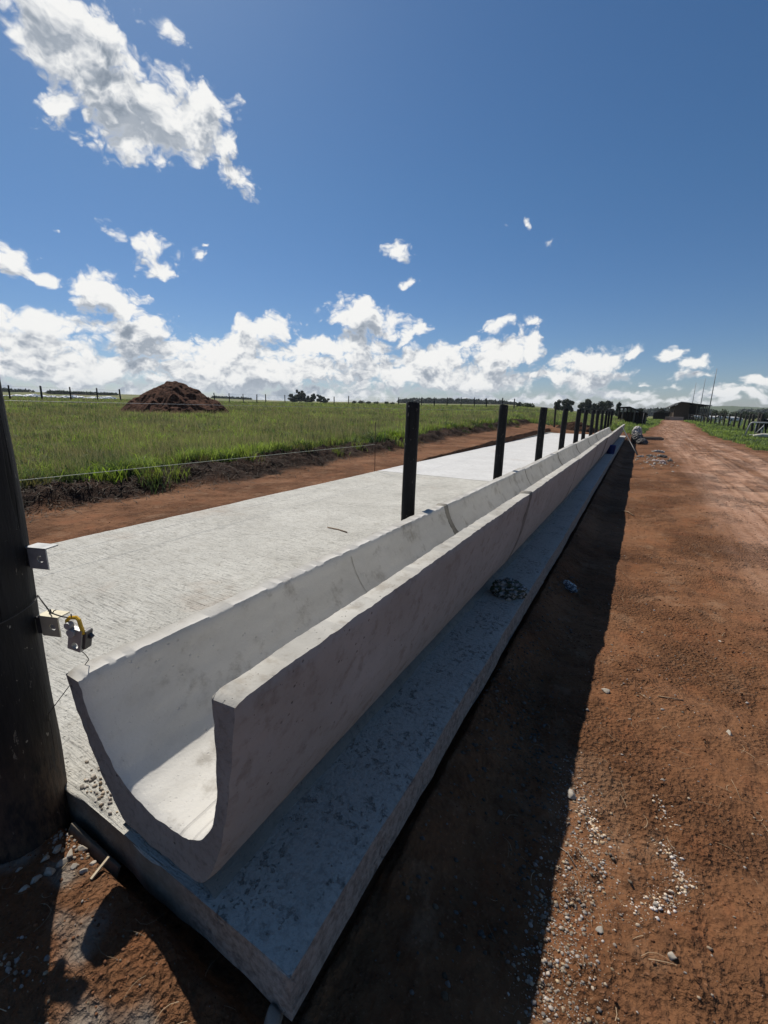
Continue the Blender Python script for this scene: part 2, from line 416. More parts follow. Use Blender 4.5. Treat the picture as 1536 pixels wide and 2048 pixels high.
def m_soil():
    m = NT('red_soil'); v = m.coord()
    n1 = m.noise(v, .9, 6, .6); n2 = m.noise(v, 14, 6, .65); n3 = m.noise(v, 70, 4, .6)
    c = m.ramp(n1, [(.28, (.115, .052, .024)), (.5, (.180, .083, .038)), (.75, (.245, .125, .064))])
    c = m.mix(m.rng(n2, .46, .70, 0, .65), c, (.075, .033, .016)); n5 = m.noise(v, 2.6, 5, .7); c = m.mix(m.rng(n5, .52, .66, 0, .5), c, (.215, .085, .036)); c = m.mix(m.rng(n5, .46, .34, 0, .45), c, (.26, .155, .09))
    c = m.mix(m.rng(n3, .60, .75, 0, .5), c, (.36, .20, .12))
    # compacted, paler road with tyre lugs
    rd = m.attr('road')
    wv = m.n('ShaderNodeTexWave', wave_type='BANDS', bands_direction='Y', i={'Vector': m.mapping(v, (1, 1, 1), (0, 0, .5)), 'Scale': 2.2, 'Distortion': 3.0, 'Detail': 3.0, 'Detail Scale': 1.6}).outputs['Fac']
    lane = m.noise(m.mapping(v, (2.1, .05, 1)), 1.6, 3, .6)
    pale = m.ramp(m.noise(m.mapping(v, (3.0, .35, 1)), 1.2, 6, .65), [(.3, (.26, .135, .078)), (.52, (.42, .245, .16)), (.75, (.54, .35, .24))])
    c = m.mix(m.math('MULTIPLY', m.math('MULTIPLY', m.rng(wv, .55, .2), rd), m.rng(lane, .42, .52, 0, .35)), c, (.11, .052, .028))
    c = m.mix(m.math('MULTIPLY', rd, m.rng(m.math('ADD', lane, m.math('MULTIPLY_ADD', n5, .5, -.25)), .34, .60, .15, .95)), c, pale)
    # dug bank: dark topsoil
    bk = m.attr('bank')
    dk = m.ramp(n2, [(.3, (.022, .013, .009)), (.6, (.060, .034, .022)), (.8, (.13, .075, .045))])
    c = m.mix(m.math('MULTIPLY', bk, m.rng(n1, .25, .5, .65, 1)), c, dk)
    # spilled cement
    c = m.mix(m.math('MULTIPLY', m.attr('cement'), .85), c, m.ramp(n2, [(.3, (.20, .16, .12)), (.7, (.34, .30, .25))]))
    h = m.math('ADD', m.math('MULTIPLY', n2, 1.0), m.math('MULTIPLY', n3, .5))
    h = m.math('ADD', h, m.math('MULTIPLY', m.voro(v, 45), .45))
    h = m.math('ADD', h, m.math('MULTIPLY', m.math('MULTIPLY', wv, rd), m.rng(lane, .42, .52, 0, 1.7)))
    pk = m.math('ADD', m.rng(m.noise(v, .75, 4, .6), .42, .60, .22, 1.0), m.math('MULTIPLY', m.attr('bank'), .6))     # packed and loose patches
    h = m.math('MULTIPLY', h, pk)
    m.bsdf(c, .95, m.bump(h, 1.0, .065), 0, .15)
    return m.mat
def m_turf():
    m = NT('turf_soil'); v = m.coord()
    n1 = m.noise(v, .35, 5, .6); n2 = m.noise(v, 6, 5, .65); n0 = m.noise(m.mapping(v, (.012, .03, .02)), 1.0, 4, .6)
    c = m.ramp(n1, [(.3, (.030, .045, .012)), (.55, (.055, .080, .018)), (.75, (.095, .115, .028))])
    c = m.mix(m.rng(n2, .45, .7), c, (.045, .040, .020))
    # distant paddocks: mown, dry and ploughed
    g = m.n('ShaderNodeVectorMath', operation='LENGTH', i={0: v}).outputs['Value']
    farc = m.ramp(n0, [(.36, (.075, .105, .030)), (.46, (.20, .185, .075)), (.56, (.085, .12, .035)), (.66, (.23, .175, .10))], 'EASE')
    c = m.mix(m.rng(g, 110, 190), c, farc)
    m.bsdf(c, .95, m.bump(m.math('ADD', n2, m.noise(v, 40, 3)), .8, .04), 0, .1)
    return m.mat
MS, MT = m_soil(), m_turf()
def terrain(name, sel, mat):
    q = Q[sel]; used, inv = np.unique(q, return_inverse=True)
    o = quad_mesh(name, V[used], inv.reshape(q.shape), mat, None, True, {k: a[used] for k, a in attrs.items()})
    return tag(o, kind='structure')
terrain('road', q_road & ~hid, MS)
terrain('field', q_field & ~q_road & ~hid, MT)
terrain('verge', q_verge & ~q_field & ~hid, MT)
terrain('ground', ~(q_road | q_field | q_verge | hid), MS)

# ------------------------------------------------------------------ concrete pad
def m_concrete(name, cols, broom=0.0, speck=.5, scale=1.0, bump=.6, lining=False):
    m = NT(name); v = m.coord()
    n1 = m.noise(v, 1.3 * scale, 6, .6); n2 = m.noise(v, 9 * scale, 6, .65); n3 = m.noise(v, 60 * scale, 4, .6)
    c = m.ramp(n1, [(.3, cols[0]), (.7, cols[1])])
    c = m.mix(m.rng(n2, .48, .70, 0, .75), c, cols[2])
    pit = m.rng(m.voro(v, 55 * scale), .10, .22, 1, 0)
    pitsel = m.math('MULTIPLY', pit, m.rng(m.noise(v, 17 * scale, 3), .55, .62, 0, speck))
    c = m.mix(pitsel, c, tuple(x * .35 for x in cols[0]))
    h = m.math('ADD', m.math('MULTIPLY', n2, .6), m.math('MULTIPLY', n3, .3))
    h = m.math('SUBTRACT', h, m.math('MULTIPLY', pitsel, .8))
    pit2 = m.math('MULTIPLY', m.rng(m.voro(v, 21), .07, .13, 1, 0), m.rng(m.noise(v, 5, 2), .48, .56, 0, speck * .85))     # air holes
    c = m.mix(pit2, c, tuple(x * .30 for x in cols[0])); h = m.math('SUBTRACT', h, m.math('MULTIPLY', pit2, 1.2))
    if lining:      # trowelled, paler inside of the trough; rust and wash streaks on the outside
        inn = m.attr('inner'); ns = m.noise(m.mapping(v, (2.4, 1.1, 2.4)), 1.6, 5, .65)
        c = m.mix(m.math('MULTIPLY', inn, m.rng(ns, .25, .7, .55, 1.0)), c, (.585, .565, .515))
        c = m.mix(m.math('MULTIPLY', inn, m.rng(m.noise(v, 3.3, 6, .72), .52, .68, 0, .75)), c, (.30, .275, .235))
        sep = m.n('ShaderNodeSeparateXYZ', i={0: v})
        for q in (.155, .225):
            ln = m.rng(m.math('ABSOLUTE', m.math('SUBTRACT', sep.outputs[0], q)), .004, .008, 1, 0)
            c = m.mix(m.math('MULTIPLY', m.math('MULTIPLY', ln, inn), .4), c, (.30, .285, .26)); h = m.math('SUBTRACT', h, m.math('MULTIPLY', m.math('MULTIPLY', ln, inn), .5))
        low = m.rng(sep.outputs[2], .45, .05, 0, .45)
        c = m.mix(m.math('MULTIPLY', m.math('SUBTRACT', 1.0, inn), m.math('MULTIPLY', low, m.rng(n1, .35, .65))), c, (.30, .20, .12))
    if broom:
        sx0 = m.n('ShaderNodeSeparateXYZ', i={0: v}).outputs[0]
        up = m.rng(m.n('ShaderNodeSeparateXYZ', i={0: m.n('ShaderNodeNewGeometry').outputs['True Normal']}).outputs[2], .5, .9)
        vv = m.n('ShaderNodeVectorMath', operation='MULTIPLY_ADD', i={0: m.n('ShaderNodeTexNoise', i={'Vector': v, 'Scale': 1.1, 'Detail': 2.0}).outputs['Color'], 1: (.0, .12, .0), 2: v}).outputs[0]
        upb = m.math('MULTIPLY', up, m.math('MULTIPLY', m.rng(sx0, -1.0, -1.2, .15, 1), m.rng(m.noise(v, .9, 3, .6), .3, .65, .88, 1.0)))
        st = m.math('MULTIPLY', m.noise(m.mapping(vv, (5, 58, 1)), 1.0, 5, .68), upb)
        st2 = m.math('MULTIPLY', m.noise(m.mapping(vv, (1.2, 7, 1)), 1.0, 4, .6), up)
        h = m.math('ADD', h, m.math('MULTIPLY', st, 1.5 * broom)); h = m.math('ADD', h, m.math('MULTIPLY', st2, .3 * broom))
        c = m.mix(m.rng(st, .47, .66, 0, .72 * broom), c, tuple(x * .36 for x in cols[0]))
        c = m.mix(m.rng(st2, .5, .8, 0, .25 * broom), c, tuple(x * .62 for x in cols[0]))
        g1 = m.noise(v, 38, 4, .7); c = m.mix(m.rng(g1, .53, .68, 0, .7 * broom), c, tuple(x * .33 for x in cols[0])); h = m.math('ADD', h, m.math('MULTIPLY', g1, .6))
        dirt = m.rng(m.noise(v, .8, 4, .65), .56, .74, 0, .35)
        c = m.mix(dirt, c, (.36, .25, .17))
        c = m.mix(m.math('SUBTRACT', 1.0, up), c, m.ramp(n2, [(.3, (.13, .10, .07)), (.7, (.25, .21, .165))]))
        # mortar droppings along the footing strip
        sx = m.n('ShaderNodeSeparateXYZ', i={0: v}).outputs[0]
        drop = m.math('MULTIPLY', m.math('MULTIPLY', m.rng(m.noise(v, 26, 5, .7), .54, .60), m.rng(m.noise(v, 4.5, 3, .6), .44, .58)), m.rng(sx, -1.15, -.95))

        c = m.mix(m.math('MULTIPLY', drop, .8), c, (.045, .04, .034)); h = m.math('SUBTRACT', h, m.math('MULTIPLY', drop, .5))
        c = m.mix(m.rng(sx, -1.2, -1.0, 0, .6), c, m.ramp(g1, [(.35, (.20, .18, .155)), (.6, (.47, .43, .37))]))
    m.bsdf(c, .9, m.bump(h, bump, .012), 0, .2)
    return m.mat, m
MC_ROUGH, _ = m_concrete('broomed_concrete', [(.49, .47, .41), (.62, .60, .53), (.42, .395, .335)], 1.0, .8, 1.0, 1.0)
MC_FAR, _ = m_concrete('smooth_concrete', [(.56, .55, .52), (.64, .63, .60), (.48, .47, .44)], .42, .3, 1.0, .45)
def slab(name, x0, x1, y0, y1, z1, th, mat, nx, ny, front=True):
    """slab with uneven edges: open grid on top plus skirts"""
    X = np.linspace(x0, x1, nx); Yv = y0 + (y1 - y0) * (np.linspace(0, 1, ny) ** 1.5)
    X = np.r_[x0, X, x1]; n_u = len(X)
    Yv = np.r_[y0, Yv, y1]; n_v = len(Yv)
    A, B = np.meshgrid(X, Yv); A = A.ravel(); B = B.ravel()
    Z = z1 + .004 * fbm(A, B, .8, 3, 51) + .0015 * fbm(A, B, 9, 3, 52)
    u = np.tile(np.arange(n_u), n_v); w = np.repeat(np.arange(n_v), n_u)
    skirt = (u == 0) | (u == n_u - 1) | (w == 0) | (w == n_v - 1)
    edge_r = (u >= n_u - 2); edge_l = (u <= 1); edge_f = (w <= 1)
    A2 = A + edge_l * .03 * fbm(B, B * 0, 1.1, 4, 53) + edge_r * (.011 * fbm(B, B * 0, 2.0, 5, 54, .6) + .006 * fbm(B, B * 0, .4, 2, 56))
    if front: B = B + edge_f * (.010 * fbm(A, A * 0, 6, 4, 55))
    rim = ((u == 1) | (u == n_u - 2) | ((w == 1) & front)) & ~skirt
    Z = np.where(rim, Z - .004 - .004 * np.abs(fbm(A, B, 14, 3, 57)), Z)
    Z = np.where(skirt, z1 - th, Z)
    o = quad_mesh(name, np.c_[A2, B, Z], quads(n_u, n_v), mat, None, True)
    md = o.modifiers.new('edge', 'EDGE_SPLIT'); md.split_angle = R_(40)
    return tag(o, kind='structure')
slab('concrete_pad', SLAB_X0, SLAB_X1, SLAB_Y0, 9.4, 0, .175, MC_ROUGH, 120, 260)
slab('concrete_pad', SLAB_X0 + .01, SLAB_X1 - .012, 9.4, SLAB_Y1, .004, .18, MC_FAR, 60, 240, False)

# ------------------------------------------------------------------ feed trough of precast sections
SEC_L, SEC_N = 3.435, 9
OUT = [(-1.728, .585), (-1.737, .572), (-1.698, .44), (-1.652, .32), (-1.590, .20), (-1.522, .10), (-1.465, .035), (-1.30, .030), (-1.12, .030), (-1.03, .036), (-.965, .12), (-.905, .27), (-.862, .43), (-.832, .60), (-.800, .785), (-.806, .808)]
INN = [(-.892, .808), (-.903, .795), (-.908, .62), (-.914, .47), (-.950, .335), (-1.008, .245), (-1.085, .200), (-1.165, .192), (-1.27, .194), (-1.37, .216), (-1.452, .262), (-1.522, .334), (-1.576, .418), (-1.612, .50), (-1.628, .566), (-1.640, .585)]
def resample(P, n):
    P = np.array(P); t = np.r_[0, np.cumsum(np.hypot(*np.diff(P, axis=0).T))]; s = np.linspace(0, t[-1], n)
    a = np.c_[np.interp(s, t, P[:, 0]), np.interp(s, t, P[:, 1])]
    for _ in range(2): a[1:-1] = .25 * a[:-2] + .5 * a[1:-1] + .25 * a[2:]
    return a
NO, NI = 100, 92
prof = np.r_[resample(OUT, NO), resample(INN, NI)]; NP = NO + NI
pn = np.zeros_like(prof); tg = np.roll(prof, -1, 0) - np.roll(prof, 1, 0); pn[:, 0], pn[:, 1] = tg[:, 1], -tg[:, 0]
pn /= np.linalg.norm(pn, axis=1)[:, None]
PN_S = 1.0 if pn[NO // 2, 0] < 0 or pn[NO // 2, 1] < 0 else -1.0     # sign that makes pn point out of the concrete
def drift(y): return .055 * sst(.65, 9, y)
MC_T, mt = m_concrete('trough_concrete', [(.35, .33, .285), (.47, .45, .40), (.28, .25, .205)], 0, .9, 1.5, .45, True)
MC_E, _ = m_concrete('broken_concrete', [(.27, .25, .22), (.38, .355, .315), (.19, .175, .15)], 0, .9, 4.0, 1.0)
M_MORTAR, _ = m_concrete('mortar', [(.20, .185, .155), (.28, .26, .22), (.15, .14, .12)], 0, .5, 2.0, .8)
def shell(y0, y1, step, amp, dx=0.0, dz=0.0, off=0.0, seed=0, cap=True, chips=0.0, sag=0.0):
    n = max(3, int(round((y1 - y0) / step))); Yv = np.linspace(y0, y1, n + 1)
    P = prof[None] + off * pn[None]
    P = np.repeat(P, n + 1, 0)
    Yg = np.repeat(Yv[:, None], NP, 1)
    pos = np.c_[P[..., 0].ravel(), Yg.ravel(), P[..., 1].ravel()]
    w = fbm3(pos * [1, .6, 1], 7, 3, seed) * amp + fbm3(pos, 30, 2, seed + 9) * amp * .35
    pos[:, 0] += w * np.tile(pn[:, 0], n + 1); pos[:, 2] += w * np.tile(pn[:, 1], n + 1)
    # rims: rounded by hand, rougher
    idx = np.tile(np.arange(NP), n + 1)
    rim = np.isin(idx, [0, NP - 1, NO - 1, NO])
    rl = .0022 * fbm(pos[:, 1], pos[:, 0] * 9, 2.2, 3, seed + 3) + .0026 * fbm(pos[:, 1], pos[:, 0] * 9, 19, 3, seed + 6, .65) - .002
    pos[:, 2] += np.where(rim, rl * (1 + 1.2 * (amp > 0)), 0)
    pos[:, 0] += np.where(rim, .003 * fbm(pos[:, 1], pos[:, 0] * 5, 16, 3, seed + 4), 0)
    if chips:      # worn edge of the open end
        e = np.exp(-(pos[:, 1] - y0) / .02); e2 = np.exp(-(pos[:, 1] - y0) / .012)
        rd = e2 * (.0075 + .0045 * fbm3(pos * [1, 0, 1], 16, 3, seed + 7))
        pos[:, 0] -= rd * np.tile(pn[:, 0], n + 1) * PN_S; pos[:, 2] -= rd * np.tile(pn[:, 1], n + 1) * PN_S
        pos[:, 2] -= np.where(rim, 1, 0) * np.exp(-(pos[:, 1] - y0) / .022) * (.010 + .006 * fbm(pos[:, 0] * 30, pos[:, 1] * 0, 1, 2, seed + 8))
        pos[:, 1] += e * (chips * fbm3(pos * [1, 0, 1], 30, 4, seed + 5) * 1.2)
    pos[:, 0] += dx + drift(pos[:, 1]); pos[:, 2] += dz + sag * ((pos[:, 1] - y0) / (y1 - y0) - .5)
    Qs = quads(NP, n + 1, True)
    loops = [Qs.ravel()]; starts = list(np.arange(0, Qs.size, 4)); base = Qs.size
    if cap:        # end faces as strips between the outer and the inner line
        for row, flip in ((0, False), (n, True)):
            for k in range(NO - 1):
                a, b = row * NP + k, row * NP + k + 1
                c, d = row * NP + NP - 1 - min(k + 1, NI - 1), row * NP + NP - 1 - min(k, NI - 1)
                f = [a, b, c, d] if c != d else [a, b, c]
                if flip: f = f[::-1]
                loops.append(np.array(f)); starts.append(base); base += len(f)
    return pos, np.concatenate(loops), np.array(starts)
trough = thing('feed_trough', 'long grey concrete feed trough of joined U shaped sections running along the pad', 'feed trough', (-1.27, .65, 0))
off0 = Vector(trough.location)
def rel(p): return p - np.array(off0)
sec_d = []
for k in range(SEC_N):
    y0 = .65 + k * SEC_L; y1 = y0 + SEC_L - .012
    dx = float(rng.uniform(-.010, .010)) if k else 0; dz = float(rng.uniform(-.008, .010)) if k else 0
    sg = float(rng.uniform(-.012, .012)) if k else 0
    sec_d.append((dx, dz))
    p, l, s = shell(y0, y1, (.013, .022, .04)[k] if k < 3 else .10, .0030, dx, dz, 0, 60 + k, True, .0035 if k == 0 else .002, sg)
    o = np_mesh('trough_section', rel(p), l, s, MC_T, trough, True, {'inner': np.tile((np.arange(NP) >= NO + 2).astype(float), len(p) // NP)})
    o.data.materials.append(MC_E)
    mi = np.zeros(len(s), dtype=np.int32); mi[len(s) - 2 * (NO - 1):] = 1; o.data.polygons.foreach_set('material_index', mi)
    md = o.modifiers.new('edge', 'EDGE_SPLIT'); md.split_angle = R_(50)
    if k:
        p, l, s = shell(y0 - .045, y0 + .04, .02, .004, dx * .5, dz * .5 + .002, .005, 80 + k, True, .02)
        np_mesh('mortar_joint', rel(p), l, s, M_MORTAR, trough, True)
for k in range(SEC_N):          # the fine casting seam half way along every section
    y0 = .65 + (k + .5) * SEC_L; dx, dz = sec_d[k]
    p, l, s = shell(y0 - .003, y0 + .003, .003, .003, dx, dz, .0030, 60 + k, False)
    cols = np.arange(NO + 3, NP - 3); rows = len(p) // NP; sel = (np.arange(rows)[:, None] * NP + cols[None]).ravel()
    quad_mesh('casting_seam', rel(p)[sel], quads(len(cols), rows), MC_T, trough, True)
# bedding mortar under the trough
n = 260; Yb = .66 + (31.4 - .66) * np.linspace(0, 1, n) ** 1.6
cs = np.array([(-1.50, -.004), (-1.47, .028), (-1.40, .045), (-1.08, .045), (-1.02, .030), (-.985, -.004)])
pb = np.concatenate([np.c_[cs[:, 0] + drift(y) + .018 * fbm(np.full(6, y), cs[:, 0] * 40, 7, 3, 91), np.full(6, y) + .012 * fbm(cs[:, 0] * 30, np.full(6, y), 3, 2, 92), cs[:, 1] + .006 * fbm(np.full(6, y), cs[:, 0] * 20, 9, 2, 93) * (cs[:, 1] > 0)] for y in Yb])
ob = quad_mesh('mortar_bed', rel(pb), quads(6, n), M_MORTAR, trough, True)
# ------------------------------------------------------------------ black posts along the trough
def m_post(name, base=(.0055, .0058, .0066), chip=.5):
    m = NT(name); v = m.coord()
    n1 = m.noise(m.mapping(v, (1, 1, .18)), 26, 5, .65); n2 = m.noise(m.mapping(v, (1, 1, .35)), 34, 4, .7)
    c = m.ramp(n1, [(.3, base), (.75, tuple(b * 2.4 for b in base))])
    n3 = m.noise(m.mapping(v, (1, 1, .6)), 48, 3, .5)
    c = m.mix(m.rng(n2, .64, .70, 0, chip), c, (.20, .18, .15)); c = m.mix(m.rng(n3, .70, .73, 0, chip), c, (.30, .28, .24))
    ck = m.rng(m.noise(m.mapping(v, (30, 30, 1.1)), 1.0, 3, .5), .60, .66)
    c = m.mix(m.math('MULTIPLY', ck, .8), c, tuple(b * .35 for b in base))
    zz = m.n('ShaderNodeSeparateXYZ', i={0: v}).outputs[2]
    dust = m.math('MULTIPLY', m.rng(zz, .55, .0, 0, .75), m.rng(n2, .30, .62))
    c = m.mix(dust, c, (.13, .085, .055))
    c = m.mix(m.rng(m.noise(m.mapping(v, (9, 9, 1.4)), 1.0, 4, .6), .52, .70, 0, .5), c, tuple(b * 4.0 for b in base))
    h = m.math('ADD', n1, m.math('MULTIPLY', m.rng(n2, .66, .72), -.6)); h = m.math('SUBTRACT', h, m.math('MULTIPLY', ck, .9))
    m.bsdf(c, .7, m.bump(h, .7, .012), 0, .22)
    return m.mat
MP = m_post('tarred_wood', chip=.75)
MP2 = m_post('old_post_wood', (.030, .026, .022), .35)
def post_mesh(name, r, h, seed, seg=20, rings=26, depth=.3):
    Z = np.r_[-depth, np.linspace(0, h - .012, rings), h, h]
    sc = np.r_[np.ones(rings + 1), .93, .0]
    A = np.arange(seg) / seg * 2 * np.pi
    zz, aa = np.meshgrid(Z, A, indexing='ij'); ss = np.repeat(sc[:, None], seg, 1)
    rr = r * (1.04 - .06 * np.clip(zz / h, 0, 1)) * ss
    w = fbm(np.cos(aa) * 1.2 + seed * 3.1, zz * 1.3 + np.sin(aa) * 1.2, 1.0, 3, seed)
    w2 = fbm(aa * 6 + seed, zz * .9, 1.0, 3, seed + 3)
    rr = rr * (1 + .06 * w + .03 * w2 * (ss > .5))
    bx = .012 * np.sin(zz * 2.1 + seed); by = .010 * np.cos(zz * 1.7 + seed)
    Vp = np.c_[(np.cos(aa) * rr + bx).ravel(), (np.sin(aa) * rr + by).ravel(), (zz + .008 * (ss == 0) * 0 + .006 * np.sin(aa + seed) * (zz > h - .02)).ravel()]
    o = quad_mesh(name, Vp, quads(seg, len(Z), True), None, None, True)
    md = o.modifiers.new('edge', 'EDGE_SPLIT'); md.split_angle = R_(45)
    return o
ORD = ['first', 'second', 'third', 'fourth', 'fifth', 'sixth', 'seventh', 'eighth', 'ninth', 'tenth', 'eleventh', 'twelfth', 'thirteenth', 'fourteenth', 'fifteenth', 'sixteenth']
# the thick corner post at the left
CP = (-1.955, .500)
o = post_mesh('corner_post', .168, 2.05, 4, 40, 60); o.data.materials.append(MP)
o.location = (*CP, -.10)
tag(o, 'thick black tarred corner post with brackets at the near end of the trough', 'post')
trow = [(3.93, .068), (7.27, .070), (10.73, .080), (14.19, .078), (17.5, .082), (20.8, .078), (24.3, .082), (27.6, .08), (31.3, .08), (34.9, .08), (38.4, .08), (42.2, .08)]
for i, (y, r) in enumerate(trow):
    o = post_mesh('wooden_post', r, 1.62 - (.02 if i > 4 else 0), 10 + i, 20, 24); o.data.materials.append(MP)
    x = -1.955 - .004 * y * (y > 20)
    o.location = (x, y, float(rng.uniform(-.015, .01)))
    o.rotation_euler = (R_(float(rng.uniform(-.7, .7))), R_(float(rng.uniform(-.8, .8))), i * 1.3)
    tag(o, 'black post behind the trough rim, %s in the row from the thick corner post' % ORD[i], 'post', 'black posts in a row behind the trough')

# ------------------------------------------------------------------ fittings on the corner post
M_GALV = simple_mat('galvanised_steel', (.26, .27, .27), (.42, .42, .41), 22, .62, .2, .002, .4)
M_DARKST = simple_mat('dark_steel', (.05, .05, .052), (.11, .105, .10), 30, .5, .2, .002, .4)
M_ALU = simple_mat('cast_aluminium', (.24, .24, .235), (.36, .355, .34), 30, .5, .3, .002, .4)
M_YEL = simple_mat('yellow_plastic', (.62, .34, .012), (.72, .42, .02), 25, .4, .1, .002, 0, .5)
M_WIRE = simple_mat('wire', (.20, .20, .205), (.30, .30, .30), 40, .45, .1, .001, .6)
M_BWIRE = simple_mat('dark_wire', (.03, .03, .03), (.07, .065, .06), 40, .6, .1, .001, .3)
def hole_plate(name, w, h, t, hole_r, hx, hz, mat, parent):
    """vertical plate in XZ, thickness along Y, with a round through hole"""
    bm = bmesh.new(); N = 32
    ang = [2 * math.pi * k / N for k in range(N)]
    def rect(a):
        c, s = math.cos(a), math.sin(a)
        k = 1e9
        if c > 1e-6: k = min(k, (w / 2 - hx) / c)
        if c < -1e-6: k = min(k, (-w / 2 - hx) / c)
        if s > 1e-6: k = min(k, (h / 2 - hz) / s)
        if s < -1e-6: k = min(k, (-h / 2 - hz) / s)
        return hx + k * c, hz + k * s
    # snap four rays to the corners
    cor = [math.atan2(sz * h / 2 - hz, sx * w / 2 - hx) % (2 * math.pi) for sx in (1, -1) for sz in (1, -1)]
    for c in cor:
        j = min(range(N), key=lambda k: abs(ang[k] - c)); ang[j] = c
    ang.sort()
    L = []
    for y in (-t / 2, t / 2):
        L.append(([bm.verts.new((rect(a)[0], y, rect(a)[1])) for a in ang], [bm.verts.new((hx + hole_r * math.cos(a), y, hz + hole_r * math.sin(a))) for a in ang]))
    for k in range(N):
        j = (k + 1) % N
        (o0, i0), (o1, i1) = L
        bm.faces.new([o0[k], o0[j], i0[j], i0[k]]); bm.faces.new([o1[j], o1[k], i1[k], i1[j]])
        bm.faces.new([o0[j], o0[k], o1[k], o1[j]]); bm.faces.new([i0[k], i0[j], i1[j], i1[k]])
    return bm_obj(name, bm, mat, parent)
# brackets stick out from the silhouette side of the post, facing the camera
AZ = math.atan2(.33, -.945)                                  # horizontal direction camera -> post side
def bracket(z, label, mat, dist):
    side = np.array([-.945, .327]) * dist                    # the post's visible right hand side
    t = thing('post_bracket', label, 'bracket', (side[0], side[1], z), R_(19.0), 'steel brackets on the corner post')
    hole_plate('plate', .078, .074, .005, .0135, .010, 0, mat, t).location = (.050, 0, 0)
    bm = bmesh.new(); add_box(bm, (.044, .024, .0398), (.090, .052, .005), (0, 0, 0), .001); bm_obj('top_flange', bm, mat, t)
    bm = bmesh.new(); add_box(bm, (-.002, .020, 0), (.024, .040, .066), (0, 0, 0), .001); bm_obj('mounting_tab', bm, M_DARKST, t)
    bm = bmesh.new(); add_tube(bm, [(.060, .012, 0), (.060, .002, 0)], [.0105, .0095], 12); bm_obj('bolt', bm, M_GALV, t)
    return t
bracket(1.005, 'grey steel bracket with a bolt hole, upper of the two on the corner post', M_GALV, 1.955)
bracket(.742, 'pale steel bracket with a bolt hole beside the yellow wire tensioner', simple_mat('zinc_plate', (.42, .38, .27), (.54, .50, .38), 18, .6, .2, .002, .25), 1.945)
# hanging wire tensioner
tx = at_r(152, 1272, 1.66)
t = thing('wire_tensioner', 'small grey wire tensioner with a yellow clip hanging from a wire at the corner post', 'tensioner', tuple(tx), R_(20)); t.scale = (1.35, 1.35, 1.35)
hp = hole_plate('body', .036, .060, .012, .009, .002, -.016, M_ALU, t); hp.rotation_euler = (0, R_(14), 0); hp.location = (0, 0, -.008)
bm = bmesh.new(); add_tube(bm, [(-.004, -.012, .012), (-.004, .002, .012)], .0105, 16); add_tube(bm, [(-.010, -.011, .030), (-.010, .002, .030)], .009, 14); bm_obj('roller', bm, M_GALV, t)
bm = bmesh.new(); add_box(bm, (.020, .010, -.010), (.012, .022, .052), (0, R_(14), 0), .003); add_box(bm, (.030, .012, -.002), (.014, .010, .010), (0, R_(40), 0), .002); bm_obj('side_plate', bm, M_DARKST, t)
bm = bmesh.new()
add_tube(bm, [(-.020, 0, .026), (-.020, .002, .040), (-.012, .003, .047), (.006, .003, .049), (.014, .002, .044), (.019, 0, .028), (.024, 0, .008)], [.0048] * 7, 8)
bm_obj('clip', bm, M_YEL, t)
# wires round the post
def wire(name, pts, r, mat, label, group=None, cat='wire', seg=6):
    bm = bmesh.new(); add_tube(bm, pts, r, seg)
    o = bm_obj(name, bm, mat, None, True); return tag(o, label, cat, group)
def lerp(a, b, n, sag=0.0):
    a, b = np.array(a, float), np.array(b, float)
    return [tuple(a + (b - a) * s - np.array([0, 0, sag * 4 * s * (1 - s)])) for s in np.linspace(0, 1, n)]
ring = [(CP[0] + .178 * math.cos(a), CP[1] + .178 * math.sin(a), .800 + .012 * math.sin(a * 2) + .03 * (k / 24)) for k, a in enumerate(np.linspace(R_(-170), R_(70), 25))]
knot = at_r(101, 1225, 1.72)
hangp = np.array(tx) + np.array([-.008, .0, .064])
bm = bmesh.new(); add_tube(bm, ring[6:] + [tuple(knot)], .0022, 6); add_tube(bm, lerp(knot, hangp, 8, .004), .0022, 6)
for k in range(7):
    p = Vector(knot) + Vector((rng.uniform(-.006, .006), rng.uniform(-.006, .006), rng.uniform(-.006, .006)))
    q = p + Vector((rng.uniform(-.016, .016), rng.uniform(-.01, .01), rng.uniform(-.012, .016))); add_tube(bm, [p, (p + q) / 2 + Vector((0, 0, .004)), q], .0018, 5)
for k in range(4):
    p = Vector(hangp); q = p + Vector((rng.uniform(-.012, .012), rng.uniform(-.008, .008), rng.uniform(.0, .016))); add_tube(bm, [p, q], .0016, 5)
o = bm_obj('tie_wire', bm, M_BWIRE, None, True); tag(o, 'grey wire looped round the corner post and knotted to the wire tensioner', 'wire')
a = np.array(tx) + np.array([.006, 0, -.055]); b = np.array([-1.70, .72, .60]); c = np.array([-1.80, .60, .40]); d = np.array([-1.86, .62, .33])
bm = bmesh.new(); add_tube(bm, lerp(a, b, 8, -.01) + lerp(b, c, 6)[1:] + lerp(c, d, 5, .01)[1:], .0016, 5)
add_tube(bm, [tuple(d), (d[0] - .004, d[1], d[2] + .03)], .0016, 5)
o = bm_obj('hanging_wire', bm, M_BWIRE, None, True); tag(o, 'thin dark wire dropping from the wire tensioner past the trough rim to the post', 'wire')

